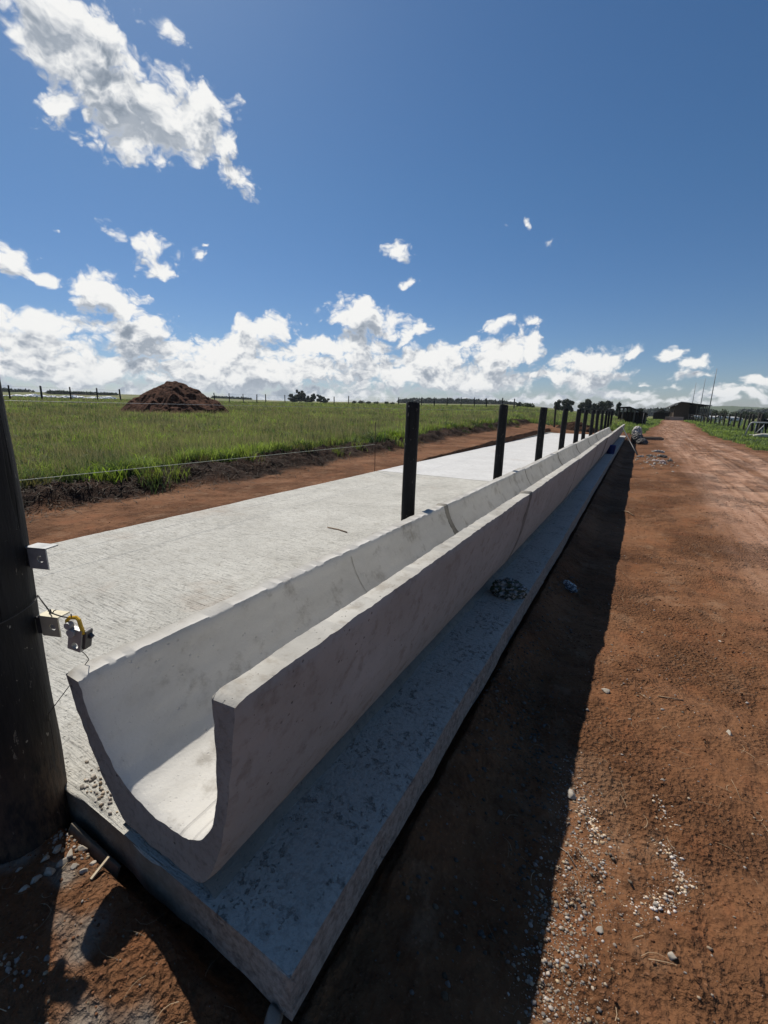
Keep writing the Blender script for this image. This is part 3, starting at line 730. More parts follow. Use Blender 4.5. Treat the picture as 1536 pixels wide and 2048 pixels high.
# electric fence on the left edge of the pad
rod_p = (-5.66, 9.36)
o_bm = bmesh.new(); add_tube(o_bm, [(0, 0, -.2), (.006, 0, .5), (0, .004, 1.26)], .0085, 8)
o = bm_obj('steel_rod', o_bm, simple_mat('rusty_steel', (.055, .035, .025), (.10, .055, .035), 40, .8), None, True); o.location = (*rod_p, -.06)
tag(o, 'thin rusty steel rod upright at the left edge of the concrete pad', 'rod')
M_POLY = simple_mat('pale_wire', (.42, .44, .36), (.52, .54, .44), 60, .6, .1, .001)
wire('fence_wire', lerp((-5.66, -2.0, .78), (-5.66, 9.36, .66), 30, .0), .0028, M_POLY, 'pale wire strung low along the left edge of the pad in front of the grass')
wire('fence_wire', lerp((-5.66, -2.0, 1.58), (-5.66, 36.0, 1.50), 40, .02), .0026, M_WIRE, 'thin grey wire at head height along the left edge of the pad')
o = post_mesh('wooden_post', .07, 1.6, 77, 14, 14); o.data.materials.append(MP2); o.location = (-5.66, 36.0, float(gz(-5.66, 36.0)))
tag(o, 'weathered post at the far left corner beyond the end of the concrete pad', 'post')
# ------------------------------------------------------------------ stones, straw and litter
def ico(sub):
    bm = bmesh.new(); bmesh.ops.create_icosphere(bm, subdivisions=sub, radius=1.0)
    bm.verts.ensure_lookup_table()
    v = np.array([x.co[:] for x in bm.verts]); f = np.array([[w.index for w in q.verts] for q in bm.faces]); bm.free(); return v, f
ICO1, ICO2, ICO3 = ico(1), ico(2), ico(3)
def stone_verts(base, s, seed, angular=.30):
    v = base[0] * 1.0
    d = 1 + angular * fbm3(v + seed * 7.7, .9, 2, seed) + angular * .45 * fbm3(v + seed * 3.3, 2.3, 2, seed + 1)
    v = v * d[:, None]
    for k in range(8):          # knock flats off it
        g = np.random.default_rng(seed * 11 + k); nrm = g.normal(size=3); nrm /= np.linalg.norm(nrm); h = g.uniform(.42, .80)
        e = v @ nrm - h; v = v - np.where(e > 0, e, 0)[:, None] * nrm * .9
    return v * np.array(s)
def rotm(g):
    q = g.normal(size=4); q /= np.linalg.norm(q); w, x, y, z = q
    return np.array([[1 - 2 * (y * y + z * z), 2 * (x * y - z * w), 2 * (x * z + y * w)], [2 * (x * y + z * w), 1 - 2 * (x * x + z * z), 2 * (y * z - x * w)], [2 * (x * z - y * w), 2 * (y * z + x * w), 1 - 2 * (x * x + y * y)]])
def m_stone(name, attr=True):
    m = NT(name); v = m.coord()
    n = m.noise(v, 60, 5, .65)
    base = m.attr('tint', 'Color') if attr else m.ramp(m.noise(v, 6, 3), [(.3, (.30, .27, .22)), (.7, (.52, .48, .41))])
    c = m.mix(m.rng(n, .35, .65, 0, .55), base, m.mix(1.0, base, (.62, .50, .40), 'MULTIPLY'))
    m.bsdf(c, .85, m.bump(n, .6, .004), 0, .3); return m.mat
M_GRAVEL, M_STONE = m_stone('gravel_stone'), m_stone('field_stone', False)
PROTO = [stone_verts(ICO1, (1, 1, 1), 200 + k, .28) for k in range(14)]
def pebbles(name, pts, sizes, tints, kind='stuff'):
    vs, fs, ts = [], [], []; base = 0
    for (x, y, z), s, t in zip(pts, sizes, tints):
        P = PROTO[rng.integers(len(PROTO))] @ rotm(rng).T * np.array([1, rng.uniform(.6, 1), rng.uniform(.5, .8)]) * s
        vs.append(P + np.array([x, y, z + s * .12])); fs.append(ICO1[1] + base); base += len(P); ts.append(np.repeat(t[None], len(P), 0))
    o = quad_mesh(name, np.concatenate(vs), np.concatenate(fs), M_GRAVEL, None, True, {'tint': np.concatenate(ts)})
    return tag(o, kind=kind)
def tints(n, lo=.16, hi=.55, warm=.42):
    b = rng.uniform(lo, hi, n) ** 1.0; w = rng.uniform(0, warm, n)
    return np.c_[b, b * (1 - .45 * w), b * (1 - 1.1 * w)]
def scatter(n, cx, cy, sx, sy, rot=0.0):
    a = rng.normal(size=(n, 2)) * [sx, sy]; c, s = math.cos(rot), math.sin(rot)
    return np.c_[cx + a[:, 0] * c - a[:, 1] * s, cy + a[:, 0] * s + a[:, 1] * c]
G1 = []
def px_band(points, n, wpx):
    """pebble spots near a broken line on the ground given by its photo points"""
    P = np.array([at_z(x, y, -.27)[:2] for x, y in points]); out = []
    for k in range(n):
        i = rng.integers(len(P) - 1); s = rng.uniform(); out.append(P[i] + (P[i + 1] - P[i]) * s + rng.normal(size=2) * wpx)
    return np.array(out)
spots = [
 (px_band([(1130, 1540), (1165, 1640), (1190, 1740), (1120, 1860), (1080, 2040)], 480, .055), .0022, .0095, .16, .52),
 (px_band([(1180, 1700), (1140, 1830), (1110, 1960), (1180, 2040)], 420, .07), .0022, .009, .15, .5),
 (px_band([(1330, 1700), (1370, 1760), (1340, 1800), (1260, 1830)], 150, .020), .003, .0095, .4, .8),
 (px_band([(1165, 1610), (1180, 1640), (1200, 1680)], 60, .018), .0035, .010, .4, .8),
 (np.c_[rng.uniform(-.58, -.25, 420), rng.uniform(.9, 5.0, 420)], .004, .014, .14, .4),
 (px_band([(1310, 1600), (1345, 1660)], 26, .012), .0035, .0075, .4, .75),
 (px_band([(1060, 1300), (1050, 1420), (1090, 1520), (1080, 1700), (1060, 1900)], 700, .08), .0025, .010, .10, .32),  # shadow band pebbles, tint range lowered to darken them as shade
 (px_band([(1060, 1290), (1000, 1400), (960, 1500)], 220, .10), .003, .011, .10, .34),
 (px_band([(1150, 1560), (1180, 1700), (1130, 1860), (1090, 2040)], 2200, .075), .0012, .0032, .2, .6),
 (px_band([(1330, 1690), (1370, 1760), (1330, 1810), (1250, 1840)], 500, .035), .0012, .003, .25, .65),
 (np.c_[rng.uniform(-.35, 1.2, 900), rng.uniform(.7, 4.2, 900)], .0018, .0065, .14, .45),
 (np.c_[rng.uniform(-.1, 1.4, 60), rng.uniform(.9, 5, 60)], .006, .012, .2, .45),
 (np.c_[rng.uniform(-.5, 4.5, 900), rng.uniform(2.5, 14, 900)], .004, .012, .12, .42),
 (np.c_[rng.uniform(-2.4, -.75, 260), rng.uniform(.1, .6, 260)], .0015, .005, .10, .3),
 (scatter(60, -1.42, .27, .10, .05), .003, .011, .16, .4),
 (scatter(130, -1.72, .56, .09, .04), .003, .010, .2, .45),
 (scatter(90, -1.68, .72, .10, .045), .004, .011, .25, .5),
]
pp, ss, tt = [], [], []
for xy, a, b, lo, hi in spots:
    ok = ~((xy[:, 0] < -.66) & (xy[:, 0] > -5.5) & (xy[:, 1] > .62) & (xy[:, 1] < 33))
    onpad = (xy[:, 1] > .65) & (xy[:, 0] < -1.55) & (xy[:, 0] > -2.2)
    xy = xy[ok | onpad]
    z = gz(xy[:, 0], xy[:, 1]); z = np.where((xy[:, 0] < -.66) & (xy[:, 1] > .63), .002, z)
    pp.append(np.c_[xy, z]); ss.append(rng.uniform(0, 1, len(xy)) ** 2.2 * (b - a) + a); shade_dim = np.where((xy[:, 0] > -.62) & (xy[:, 0] < -.14), .45, 1.0)[:, None]; tt.append(tints(len(xy), lo, hi) * shade_dim * [1, .5 + .5 * .9, .9])  # pebbles in the trough's shadow band: shade put into their tint
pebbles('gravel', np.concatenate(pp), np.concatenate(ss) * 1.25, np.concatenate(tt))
# soil crumbs: clods over the loose ground
xy = np.r_[np.c_[rng.uniform(-.6, 1.5, 3800), .55 + 4.5 * rng.uniform(0, 1, 3800) ** 1.3], np.c_[rng.uniform(-.6, 2.4, 1500), 4 + 9 * rng.uniform(0, 1, 1500) ** 1.4], np.c_[rng.uniform(-2.4, -.72, 1500), rng.uniform(.1, .61, 1500)], np.c_[rng.uniform(-8.2, -5.7, 1700), rng.uniform(.5, 30, 1700)]]
# loose clods lie in drifts
cc = np.c_[rng.uniform(-.3, 1.6, 70), rng.uniform(.7, 4.6, 70)]; ci_ = rng.integers(0, 70, 4200)
xy = np.r_[xy, cc[ci_] + rng.normal(size=(4200, 2)) * rng.uniform(.03, .14, 70)[ci_][:, None]]; xy = xy[(xy[:, 0] > -.62) | (xy[:, 1] < .62) | (xy[:, 0] < -5.65)]
s = (.0020 + .008 * rng.uniform(0, 1, len(xy)) ** 4) * np.clip(np.hypot(xy[:, 0], xy[:, 1]) / 3, .9, 1.7)
ct = np.repeat(np.array([[.165, .074, .033]]), len(xy), 0) * rng.uniform(.55, 1.35, len(xy))[:, None]
pebbles('soil_crumbs', np.c_[xy, gz(xy[:, 0], xy[:, 1])], s, ct)

# separate larger stones
def big_stone(px, py, s, label, seed, z=-.26, group=None, name='stone'):
    p = at_z(px, py, z); zz = float(gz(p[0], p[1]))
    p = at_z(px, py, zz)
    v = stone_verts(ICO3, s, seed, .34)
    o = quad_mesh(name, v, ICO3[1], M_STONE, None, False)
    o.location = (p[0], p[1], zz + s[2] * .45); o.rotation_euler = (0, 0, seed * 1.7)
    return tag(o, label, 'stone', group)
big_stone(1458, 1472, (.030, .023, .022), 'single pale yellowish stone alone on the sunny soil at the right', 1)
big_stone(1212, 1384, (.036, .022, .014), 'flat whitish lump of broken cement on the soil right of the shadow edge', 2)
big_stone(1143, 1592, (.034, .022, .018), 'pale rough stone lying on the shadow edge above the gravel patch', 3)
big_stone(1325, 1562, (.012, .009, .008), 'small brown stone on the soil above the trail of white pebbles', 4)
big_stone(1440, 1283, (.016, .010, .006), 'small white flake of cement on open soil near the tyre track', 5)
big_stone(1345, 1915, (.019, .013, .012), 'dark rounded stone casting a shadow below the pebble cluster', 6)
big_stone(1310, 1810, (.011, .011, .009), 'round buff stone at the lower edge of the white pebble cluster', 7)
big_stone(1200, 1862, (.018, .011, .010), 'pale oblong stone between the gravel band and the pebble cluster', 8)
# rubble heap at the foot of the corner post
rub = [(165, 1700, .020), (140, 1712, .022), (182, 1688, .018), (160, 1668, .018), (128, 1728, .024), (100, 1745, .022), (72, 1762, .024), (48, 1782, .020), (150, 1735, .018), (185, 1730, .015), (115, 1700, .020), (168, 1745, .014), (90, 1720, .016), (150, 1650, .014), (205, 1705, .012), (38, 1740, .010)]
rubble_where = ['in the sunlit strip below the pad corner', 'largest in the sunlit strip beside the post', 'nearest the form board', 'topmost of the sunlit rubble', 'at the edge of the post shadow', 'in the post shadow next to the largest pair', 'flat and long in the post shadow', 'leftmost of the rubble in the post shadow', 'low in the sunlit strip', 'lower right of the sunlit rubble', 'half in the post shadow', 'small at the bottom of the sunlit rubble', 'behind the shaded row', 'close under the corner of the pad', 'under the form board', 'alone left of the shaded row']
for k, (x, y, s) in enumerate(rub):
    big_stone(x, y, (s * float(rng.uniform(.8, 1.25)), s * float(rng.uniform(.55, .9)), s * float(rng.uniform(.5, .8))), 'grey rubble stone by the corner post, ' + rubble_where[k], 30 + k, -.13, 'rubble at the foot of the corner post', 'rubble_stone')
pad_r = [(165, 1574, .014), (188, 1556, .016), (205, 1578, .010), (198, 1540, .010)]
pad_w = ['leftmost of the four on the pad corner', 'largest of the four on the pad corner', 'nearest to the trough on the pad corner', 'rear one of the four on the pad corner']
for k, (x, y, s) in enumerate(pad_r):
    p = at_z(x, y, 0); v = stone_verts(ICO3, (s, s * .8, s * .6), 70 + k, .34)
    o = quad_mesh('rubble_stone', v, ICO3[1], M_STONE, None, False); o.location = (p[0], p[1], s * .4)
    tag(o, 'grey rubble stone on the concrete, ' + pad_w[k], 'stone', 'rubble on the corner of the pad')

# straw, roots and stalks lying about
def strips(n, px, py, pz, length, width, lift, bend, tint):
    """curved tapered strips, 4 segments"""
    a = rng.uniform(0, 2 * np.pi, n); K = 5
    t = np.linspace(0, 1, K)[None]
    L = length[:, None]; ca, sa = np.cos(a)[:, None], np.sin(a)[:, None]
    bb = bend[:, None] * (rng.uniform(-1, 1, n))[:, None]
    u = (t - .5) * L; w = bb * L * (t - .5) ** 2 * 2
    X = px[:, None] + u * ca - w * sa; Y = py[:, None] + u * sa + w * ca
    Z = pz[:, None] + lift[:, None] * (t * (1 - t)) * 4 * L + .002
    wd = width[:, None] * (1 - .5 * t)
    V1 = np.stack([X - sa * wd, Y + ca * wd, Z], -1); V2 = np.stack([X + sa * wd, Y - ca * wd, Z + wd * .3], -1)
    Vv = np.stack([V1, V2], 2).reshape(n, K * 2, 3)
    q = np.array([[2 * k, 2 * k + 1, 2 * k + 3, 2 * k + 2] for k in range(K - 1)])
    Qq = (np.arange(n)[:, None, None] * K * 2 + q[None]).reshape(-1, 4)
    return Vv.reshape(-1, 3), Qq, np.repeat(tint, K * 2, 0)
m = NT('dry_straw'); c = m.attr('tint', 'Color')
m.bsdf(c, .8, None, 0, .2); M_STRAW = m.mat
def lay(name, xy, lmin, lmax, w, lift, tl, th, label=None):
    n = len(xy); z = gz(xy[:, 0], xy[:, 1])
    b = rng.uniform(tl, th, n); tint = np.c_[b, b * .74, b * .46]
    v, q, t = strips(n, xy[:, 0], xy[:, 1], z, rng.uniform(lmin, lmax, n), np.full(n, w) * rng.uniform(.6, 1.3, n), rng.uniform(0, lift, n), rng.uniform(0, 1.2, n), tint)
    return tag(quad_mesh(name, v, q, M_STRAW, None, False, {'tint': t}), kind='stuff')
xy = np.r_[np.c_[rng.uniform(-.3, 1.7, 420), rng.uniform(.9, 5.5, 420)], np.c_[rng.uniform(-.3, 3.0, 240), rng.uniform(4, 12, 240)], np.c_[rng.uniform(-2.3, -.8, 50), rng.uniform(.15, .6, 50)]]
lay('straw', xy, .025, .11, .0009, .14, .13, .42)
by = .8 + 37 * rng.uniform(0, 1, 5200) ** 1.6
bx = -7.95 + rng.normal(size=5200) * .42
lay('bank_roots', np.c_[bx, by], .06, .30, .006, .30, .012, .085)
# single pieces one can point at
def twig(pts, r, label, mat, name='twig', z=-.26):
    P = [at_z(x, y, z) for x, y in pts]; P = [(p[0], p[1], float(gz(p[0], p[1])) + r * 1.4 + .004 * (k % 2)) for k, p in enumerate(P)]
    bm = bmesh.new(); add_tube(bm, P, [r * (1 - .12 * k) for k in range(len(P))], 7)
    return tag(bm_obj(name, bm, mat, None, True), label, 'twig')
M_TWIG = simple_mat('dry_wood', (.20, .13, .075), (.34, .24, .15), 40, .85)
twig([(1316, 1398), (1338, 1402), (1366, 1406)], .0045, 'thick brown twig lying flat on open soil right of the flat cement lump', M_TWIG)
twig([(1278, 1392), (1297, 1410), (1310, 1417)], .002, 'thin curved stalk beside the thick brown twig', M_TWIG)
twig([(1118, 1690), (1135, 1708), (1156, 1734)], .0016, 'pale straight stalk lying across the gravel at the shadow edge', M_STONE)
twig([(1460, 1570), (1470, 1590), (1480, 1608), (1500, 1612)], .0014, 'pale forked stalk on the soil near the right edge', M_TWIG)
twig([(1242, 1022), (1256, 1026), (1268, 1032)], .010, 'bleached stick poking out of the far shadow edge', M_TWIG)
for k, (x, y) in enumerate([(672, 1054), (700, 1062), (735, 1066)]): pass
p0 = at_z(655, 1056, 0); p1 = at_z(694, 1066, 0)
bm = bmesh.new(); add_tube(bm, [(p0[0], p0[1], .012), ((p0[0] + p1[0]) / 2, (p0[1] + p1[1]) / 2 + .03, .006), (p1[0], p1[1], .01)], .008, 6)
tag(bm_obj('twig', bm, M_TWIG, None, True), 'dry twig lying on the rough concrete beside the trough', 'twig')

# form board and stakes at the slab's near face
M_BOARD = simple_mat('weathered_board', (.10, .085, .065), (.20, .17, .13), 14, .9, .6, .006)
bm = bmesh.new(); add_box(bm, (0, 0, 0), (.30, .014, .085), (0, 0, 0), .003)
o = bm_obj('form_board', bm, M_BOARD); o.location = (-1.62, .590, -.150); o.rotation_euler = (R_(-22), R_(9), R_(3))
tag(o, 'weathered form board leaning against the near face of the concrete pad', 'board')
p = at_z(203, 1752, -.13)
bm = bmesh.new(); add_box(bm, (0, 0, 0), (.009, .075, .007), (0, 0, 0), .001)
o = bm_obj('wood_chip', bm, simple_mat('fresh_wood', (.42, .34, .22), (.55, .46, .32), 30, .8)); o.location = (p[0], p[1], float(gz(p[0], p[1])) + .012); o.rotation_euler = (R_(10), 0, R_(12))
tag(o, 'pale splinter of wood in the sunlit strip below the pad', 'wood chip')
# mortar lump at the slab corner
v = stone_verts(ICO3, (.045, .03, .06), 99, .4)
o = quad_mesh('mortar_lump', v, ICO3[1], M_MORTAR, None, False); o.location = (-.70, .612, -.205)
tag(o, 'lump of spilt mortar at the foot of the near slab corner', 'mortar lump')

# crumpled sacks and plastic
def crumple(name, size, seed, mat, sub=4, amp=.5, flat=.35, sharp=True, parent=None):
    bm = bmesh.new(); bmesh.ops.create_icosphere(bm, subdivisions=sub, radius=1)
    P = np.array([v.co[:] for v in bm.verts])
    r = 1 - np.abs(fbm3(P + seed, 2.2, 3, seed)) * amp - np.abs(fbm3(P + seed * 2, 5.5, 2, seed + 5)) * amp * .55
    P = P * r[:, None]; P[:, 2] = np.where(P[:, 2] < -flat, -flat - (P[:, 2] + flat) * .05, P[:, 2]) + flat
    P = P * np.array(size)
    for v, c in zip(bm.verts, P): v.co = c
    return bm_obj(name, bm, mat, parent, not sharp)
def m_plastic(name, stops, scale=6.0, rough=.35):
    m = NT(name); v = m.n('ShaderNodeTexCoord').outputs['Generated']
    c = m.ramp(m.noise(v, scale, 3, .5), stops, 'EASE')
    m.bsdf(c, rough, m.bump(m.noise(v, 14, 4, .6), .5, .02), 0, .4); return m.mat
M_BAGG = m_plastic('green_clear_plastic', [(.38, (.26, .28, .27)), (.46, (.07, .08, .07)), (.50, (.03, .07, .03)), (.54, (.05, .06, .05)), (.60, (.34, .36, .35)), (.68, (.10, .11, .10))], 4, .25)
M_BAGD = m_plastic('dark_clear_plastic', [(.42, (.30, .32, .31)), (.48, (.05, .06, .07)), (.58, (.05, .06, .08)), (.62, (.38, .40, .38))], 4, .25)
o = crumple('plastic_bag', (.165, .125, .115), 3, M_BAGG, 5, .62, .35, False); p = at_z(1018, 1190, 0); o.location = (p[0] - .01, p[1], .001); o.rotation_euler = (0, 0, R_(20))
tag(o, 'crumpled clear and green plastic bag lying on the concrete footing strip', 'plastic bag')
v = stone_verts(ICO3, (.03, .022, .018), 120, .3); p2 = at_z(1016, 1190, 0)
o = quad_mesh('stone', v, ICO3[1], M_STONE, None, False); o.location = (p2[0] + .03, p2[1] - .11, .008); tag(o, 'grey stone resting in the fold of the crumpled green plastic bag', 'stone')
o = crumple('plastic_bag', (.165, .075, .045), 8, M_BAGD, 5, .5, .35, False); p = at_z(1137, 1180, -.28); o.location = (p[0], p[1], float(gz(p[0], p[1])) - .004); o.rotation_euler = (0, 0, R_(-62))
tag(o, 'flattened dark and pale plastic bag on the shaded soil beside the footing', 'plastic bag')
# torn sacks on the open soil
M_SACKW = m_plastic('dirty_white_sack', [(.3, (.36, .32, .28)), (.5, (.55, .52, .48)), (.62, (.20, .17, .14)), (.75, (.58, .55, .52))], 5, .7)
M_SACKP = m_plastic('pinkish_sack', [(.3, (.45, .36, .33)), (.55, (.60, .50, .47)), (.7, (.22, .16, .13))], 5, .7)
M_SACKD = m_plastic('dark_sack', [(.35, (.05, .05, .048)), (.6, (.12, .11, .10)), (.75, (.28, .26, .24))], 5, .7)
lit = [(1316, 906, (.30, .16, .10), M_SACKW, 'dirty white torn sack on top of the litter heap beside the shaded trough', 20), (1324, 915, (.28, .22, .09), M_SACKD, 'dark crumpled sheet in the middle of the litter heap', 21),
       (1325, 926, (.16, .11, .10), M_SACKP, 'pinkish torn sack at the near side of the litter heap', 22), (1281, 915, (.17, .12, .08), M_SACKW, 'small dirty white bag at the left end of the litter heap', 23),
       (1340, 923, (.20, .11, .07), M_SACKD, 'blackish crumpled bag at the right end of the litter heap', 24), (1300, 914, (.22, .13, .07), M_SACKD, 'grey rag lying between the two white bags of the litter heap', 25), (1311, 922, (.19, .14, .06), M_SACKP, 'flat pale cement sack lying low in the litter heap', 26)]
for x, y, s, mt_, lb, sd in lit:
    p = at_z(x, y, -.25); o = crumple('torn_sack', s, sd, mt_, 4, .9, .30); o.location = (p[0], p[1], float(gz(p[0], p[1])) - .01); o.rotation_euler = (0, 0, sd * 1.1)
    tag(o, lb, 'sack', 'litter heap on the soil')
xy = scatter(110, .72, 19.6, .30, 1.3); pts = np.c_[xy, gz(xy[:, 0], xy[:, 1])]
pebbles('litter_bits', pts, rng.uniform(.015, .06, 110), np.clip(tints(110, .25, .6), 0, 1))
# at the far end of the trough
sk = [(-.05, 30.6, .30, .36, .42, M_SACKW, 'round black and white sack on top of the heap at the far trough end', 40, .40), (.02, 30.2, .36, .44, .46, M_SACKD, 'dark green sack at the bottom of the heap at the far trough end', 41, -.02), (.28, 29.4, .32, .30, .26, M_SACKD, 'low black sack in front of the heap at the far trough end', 42, -.02)]
for x, y, sx, sy, sz, mt_, lb, sd, dz in sk:
    o = crumple('full_sack', (sx, sy, sz), sd, mt_, 4, .35, .5); o.location = (x, y, float(gz(x, y)) + dz); tag(o, lb, 'sack', 'sacks at the far end of the trough')
M_BLUE = simple_mat('blue_plastic', (.012, .03, .15), (.02, .05, .22), 10, .4, .1, .003, 0, .5)
t = thing('bucket', 'blue plastic bucket standing on the footing strip near the far end', 'bucket', (-.80, 18.5, .004))
bm = bmesh.new()
N = 24
rgs = [[bm.verts.new((r * math.cos(2 * math.pi * k / N), r * math.sin(2 * math.pi * k / N), z)) for k in range(N)] for r, z in [(.13, 0), (.165, .30), (.175, .305), (.175, .325), (.158, .325), (.125, .02)]]
for i in range(5):
    for k in range(N): bm.faces.new([rgs[i][k], rgs[i][(k + 1) % N], rgs[i + 1][(k + 1) % N], rgs[i + 1][k]])
bm.faces.new(rgs[0][::-1]); bm.faces.new(rgs[5]); bm_obj('body', bm, M_BLUE, t, True)
bm = bmesh.new(); add_tube(bm, [(.172 * math.cos(a), -.02 - .03 * math.sin(a), .315 - .11 * math.sin(a)) for a in np.linspace(0, math.pi, 14)], .004, 6); bm_obj('handle', bm, M_WIRE, t, True)
bm = bmesh.new(); add_tube(bm, [(-.735, 25.6, .80), (-.30, 23.6, .25), (.10, 21.6, float(gz(.1, 21.6)) + .01)], [.028, .028, .028], 8)
tag(bm_obj('leaning_pole', bm, M_DARKST, None, True), 'long dark pole leaning on the trough rim with its foot on the soil', 'pole')
for k, (x, y, l, r, lb) in enumerate([(.55, 36.2, 1.9, 10, 'upper of the two dark beams lying on the grass edge past the trough'), (.62, 33.9, 1.8, 4, 'lower of the two dark beams lying on the soil past the trough')]):
    bm = bmesh.new(); add_box(bm, (0, 0, 0), (l, .14, .14), (0, 0, 0), .01); o = bm_obj('timber_beam', bm, M_BOARD); o.location = (x, y, float(gz(x, y)) + .07); o.rotation_euler = (0, 0, R_(r)); tag(o, lb, 'beam', 'beams past the trough end')
bm = bmesh.new(); add_tube(bm, [(0, 0, -.2), (.01, 0, .8), (.03, 0, 1.75)], .022, 8); o = bm_obj('steel_stake', bm, M_DARKST, None, True); o.location = (.20, 42.0, float(gz(.2, 42))); tag(o, 'thin dark stake upright in the grass past the far trough end', 'stake')
# earth heap at the end of the pad
def heap(name, cx, cy, rx, ry, h, mat, label, cat, seed, n=70, pw=1.0, rough=.12):
    u = np.linspace(-1.15, 1.15, n); A, B = np.meshgrid(u, u); A = A.ravel(); B = B.ravel()
    d = np.sqrt(A * A + B * B) + .16 * fbm(A, B, 1.6, 3, seed)
    H = h * np.clip(1 - d, -.05, 1) ** 1.0 if pw == 1 else h * (np.clip(1 - d, 0, 1) ** pw)
    H = np.where(d < 1, h * np.sin(np.clip(1 - d, 0, 1) * np.pi / 2) ** pw, -.05 * h)
    e = sst(1.05, .8, d)
    H = H + e * h * rough * (fbm(A, B, 3.5, 4, seed + 2, .6) + .6 * (1 - 2 * np.abs(fbm(A, B, 6, 3, seed + 4))))
    X = cx + A * rx; Yy = cy + B * ry
    zb = gz(X, Yy)
    o = quad_mesh(name, np.c_[X - cx, Yy - cy, zb + H - .04 - float(gz(cx, cy))], quads(n, n), mat, None, True); o.location = (cx, cy, float(gz(cx, cy)))
    return tag(o, label, cat)
def m_heap(name, a, b, c3):
    m = NT(name); v = m.coord(); n1 = m.noise(v, .9, 6, .65); n2 = m.noise(v, 9, 5, .65)
    c = m.ramp(n1, [(.3, a), (.55, b), (.75, c3)]); c = m.mix(m.rng(n2, .5, .7, 0, .7), c, tuple(x * .5 for x in a))
    m.bsdf(c, .95, m.bump(m.math('ADD', n1, n2), 1.0, .12), 0, .1); return m.mat
MH = m_heap('heap_soil', (.062, .027, .016), (.108, .048, .028), (.165, .080, .048))
heap('earth_heap', -30.6, 21.3, 3.9, 3.8, 2.15, MH, 'big conical heap of red brown earth standing in the pasture', 'earth heap', 71, 170, 1.10, .14)
heap('earth_heap', -3.9, 35.6, 1.5, 1.0, .55, m_heap('dark_heap_soil', (.03, .018, .012), (.07, .038, .024), (.14, .075, .045)), 'low dark heap of dug soil at the far end of the concrete pad', 'earth heap', 75, 60, 1.0, .3)
# ------------------------------------------------------------------ grass
def m_leaf(name, trans=.35):
    m = NT(name); c = m.attr('tint', 'Color')
    a = m.n('ShaderNodeBsdfPrincipled', i={'Base Color': c, 'Roughness': .6, 'Specular IOR Level': .25})
    b = m.n('ShaderNodeBsdfTranslucent', i={'Color': m.mix(1.0, c, (1.25, 1.25, .7), 'MULTIPLY')})
    x = m.n('ShaderNodeMixShader', i={0: trans, 1: a.outputs[0], 2: b.outputs[0]}); m.link(x.outputs[0], m.out.inputs[0]); return m.mat
M_GRASS = m_leaf('grass_blade', .42)
def blades(x, y, z, h, w, lean, tint, tip_tint=None):
    n = len(x); a = rng.uniform(0, 2 * np.pi, n); b = rng.uniform(0, 2 * np.pi, n)
    ca, sa = np.cos(a) * w, np.sin(a) * w
    lx, ly = np.cos(b) * lean * h, np.sin(b) * lean * h
    P = np.empty((n, 5, 3))
    P[:, 0] = np.c_[x - ca, y - sa, z - .03]; P[:, 1] = np.c_[x + ca, y + sa, z - .03]
    P[:, 2] = np.c_[x - ca * .8 + lx * .35, y - sa * .8 + ly * .35, z + h * .6]; P[:, 3] = np.c_[x + ca * .8 + lx * .35, y + sa * .8 + ly * .35, z + h * .6]
    P[:, 4] = np.c_[x + lx, y + ly, z + h * (1 - .25 * lean)]
    f = np.array([0, 1, 3, 2, 2, 3, 4]); st = np.array([0, 4])
    base = np.arange(n)[:, None]
    T = np.repeat(tint[:, None], 5, 1)
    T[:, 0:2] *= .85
    if tip_tint is not None: T[:, 4] = tip_tint
    return P.reshape(-1, 3), (base * 5 + f[None]).ravel(), (base * 7 + st[None]).ravel(), T.reshape(-1, 3)
def make_grass(name, x, y, h, w, lean, tint, tip=None):
    v, l, s, t = blades(x, y, gz(x, y), h, w, lean, tint, tip)
    return tag(np_mesh(name, v, l, s, M_GRASS, None, False, {'tint': t}), kind='stuff')
def polar(n, r0, r1, a0, a1, pw=1.0):
    r = r0 * (r1 / r0) ** (rng.uniform(0, 1, n) ** pw); a = np.radians(rng.uniform(a0, a1, n))
    return r * np.sin(a), r * np.cos(a), r
def tone(x, y, n):
    g = fbm(x, y, .22, 3, 140); g2 = fbm(x, y, .9, 3, 141); r = np.hypot(x, y); az = np.arctan2(x, y)
    br = np.clip(.44 + .8 * g + 1.1 * g2 + .18 * sst(-.9, -.35, az), 0, 1)[:, None]
    dark = np.array([.086, .124, .066]); bright = np.array([.285, .370, .105])
    c = dark * (1 - br) + bright * br
    return c * rng.uniform(.7, 1.35, n)[:, None]
# pasture on the left
N = 330000
x, y, r = polar(N, 7.6, 135, -82, 3, .95)
f, vg, bk, rd = masks(x, y)
keep = (f > .35 + .3 * rng.uniform(0, 1, N)) & ~((np.hypot(x + 30.6, y - 21.3) < 3.6))
x, y, r = x[keep], y[keep], r[keep]
cl = fbm(x, y, 1.6, 2, 150); n = len(x)
h = (.17 + .17 * rng.uniform(0, 1, n) + .17 * cl) * (1 + .25 * sst(25, 60, r))
w = np.maximum(.0060, .00066 * r) * rng.uniform(.6, 1.2, n)
make_grass('pasture_grass', x, y, h, w, rng.uniform(.15, .95, n), tone(x, y, n))
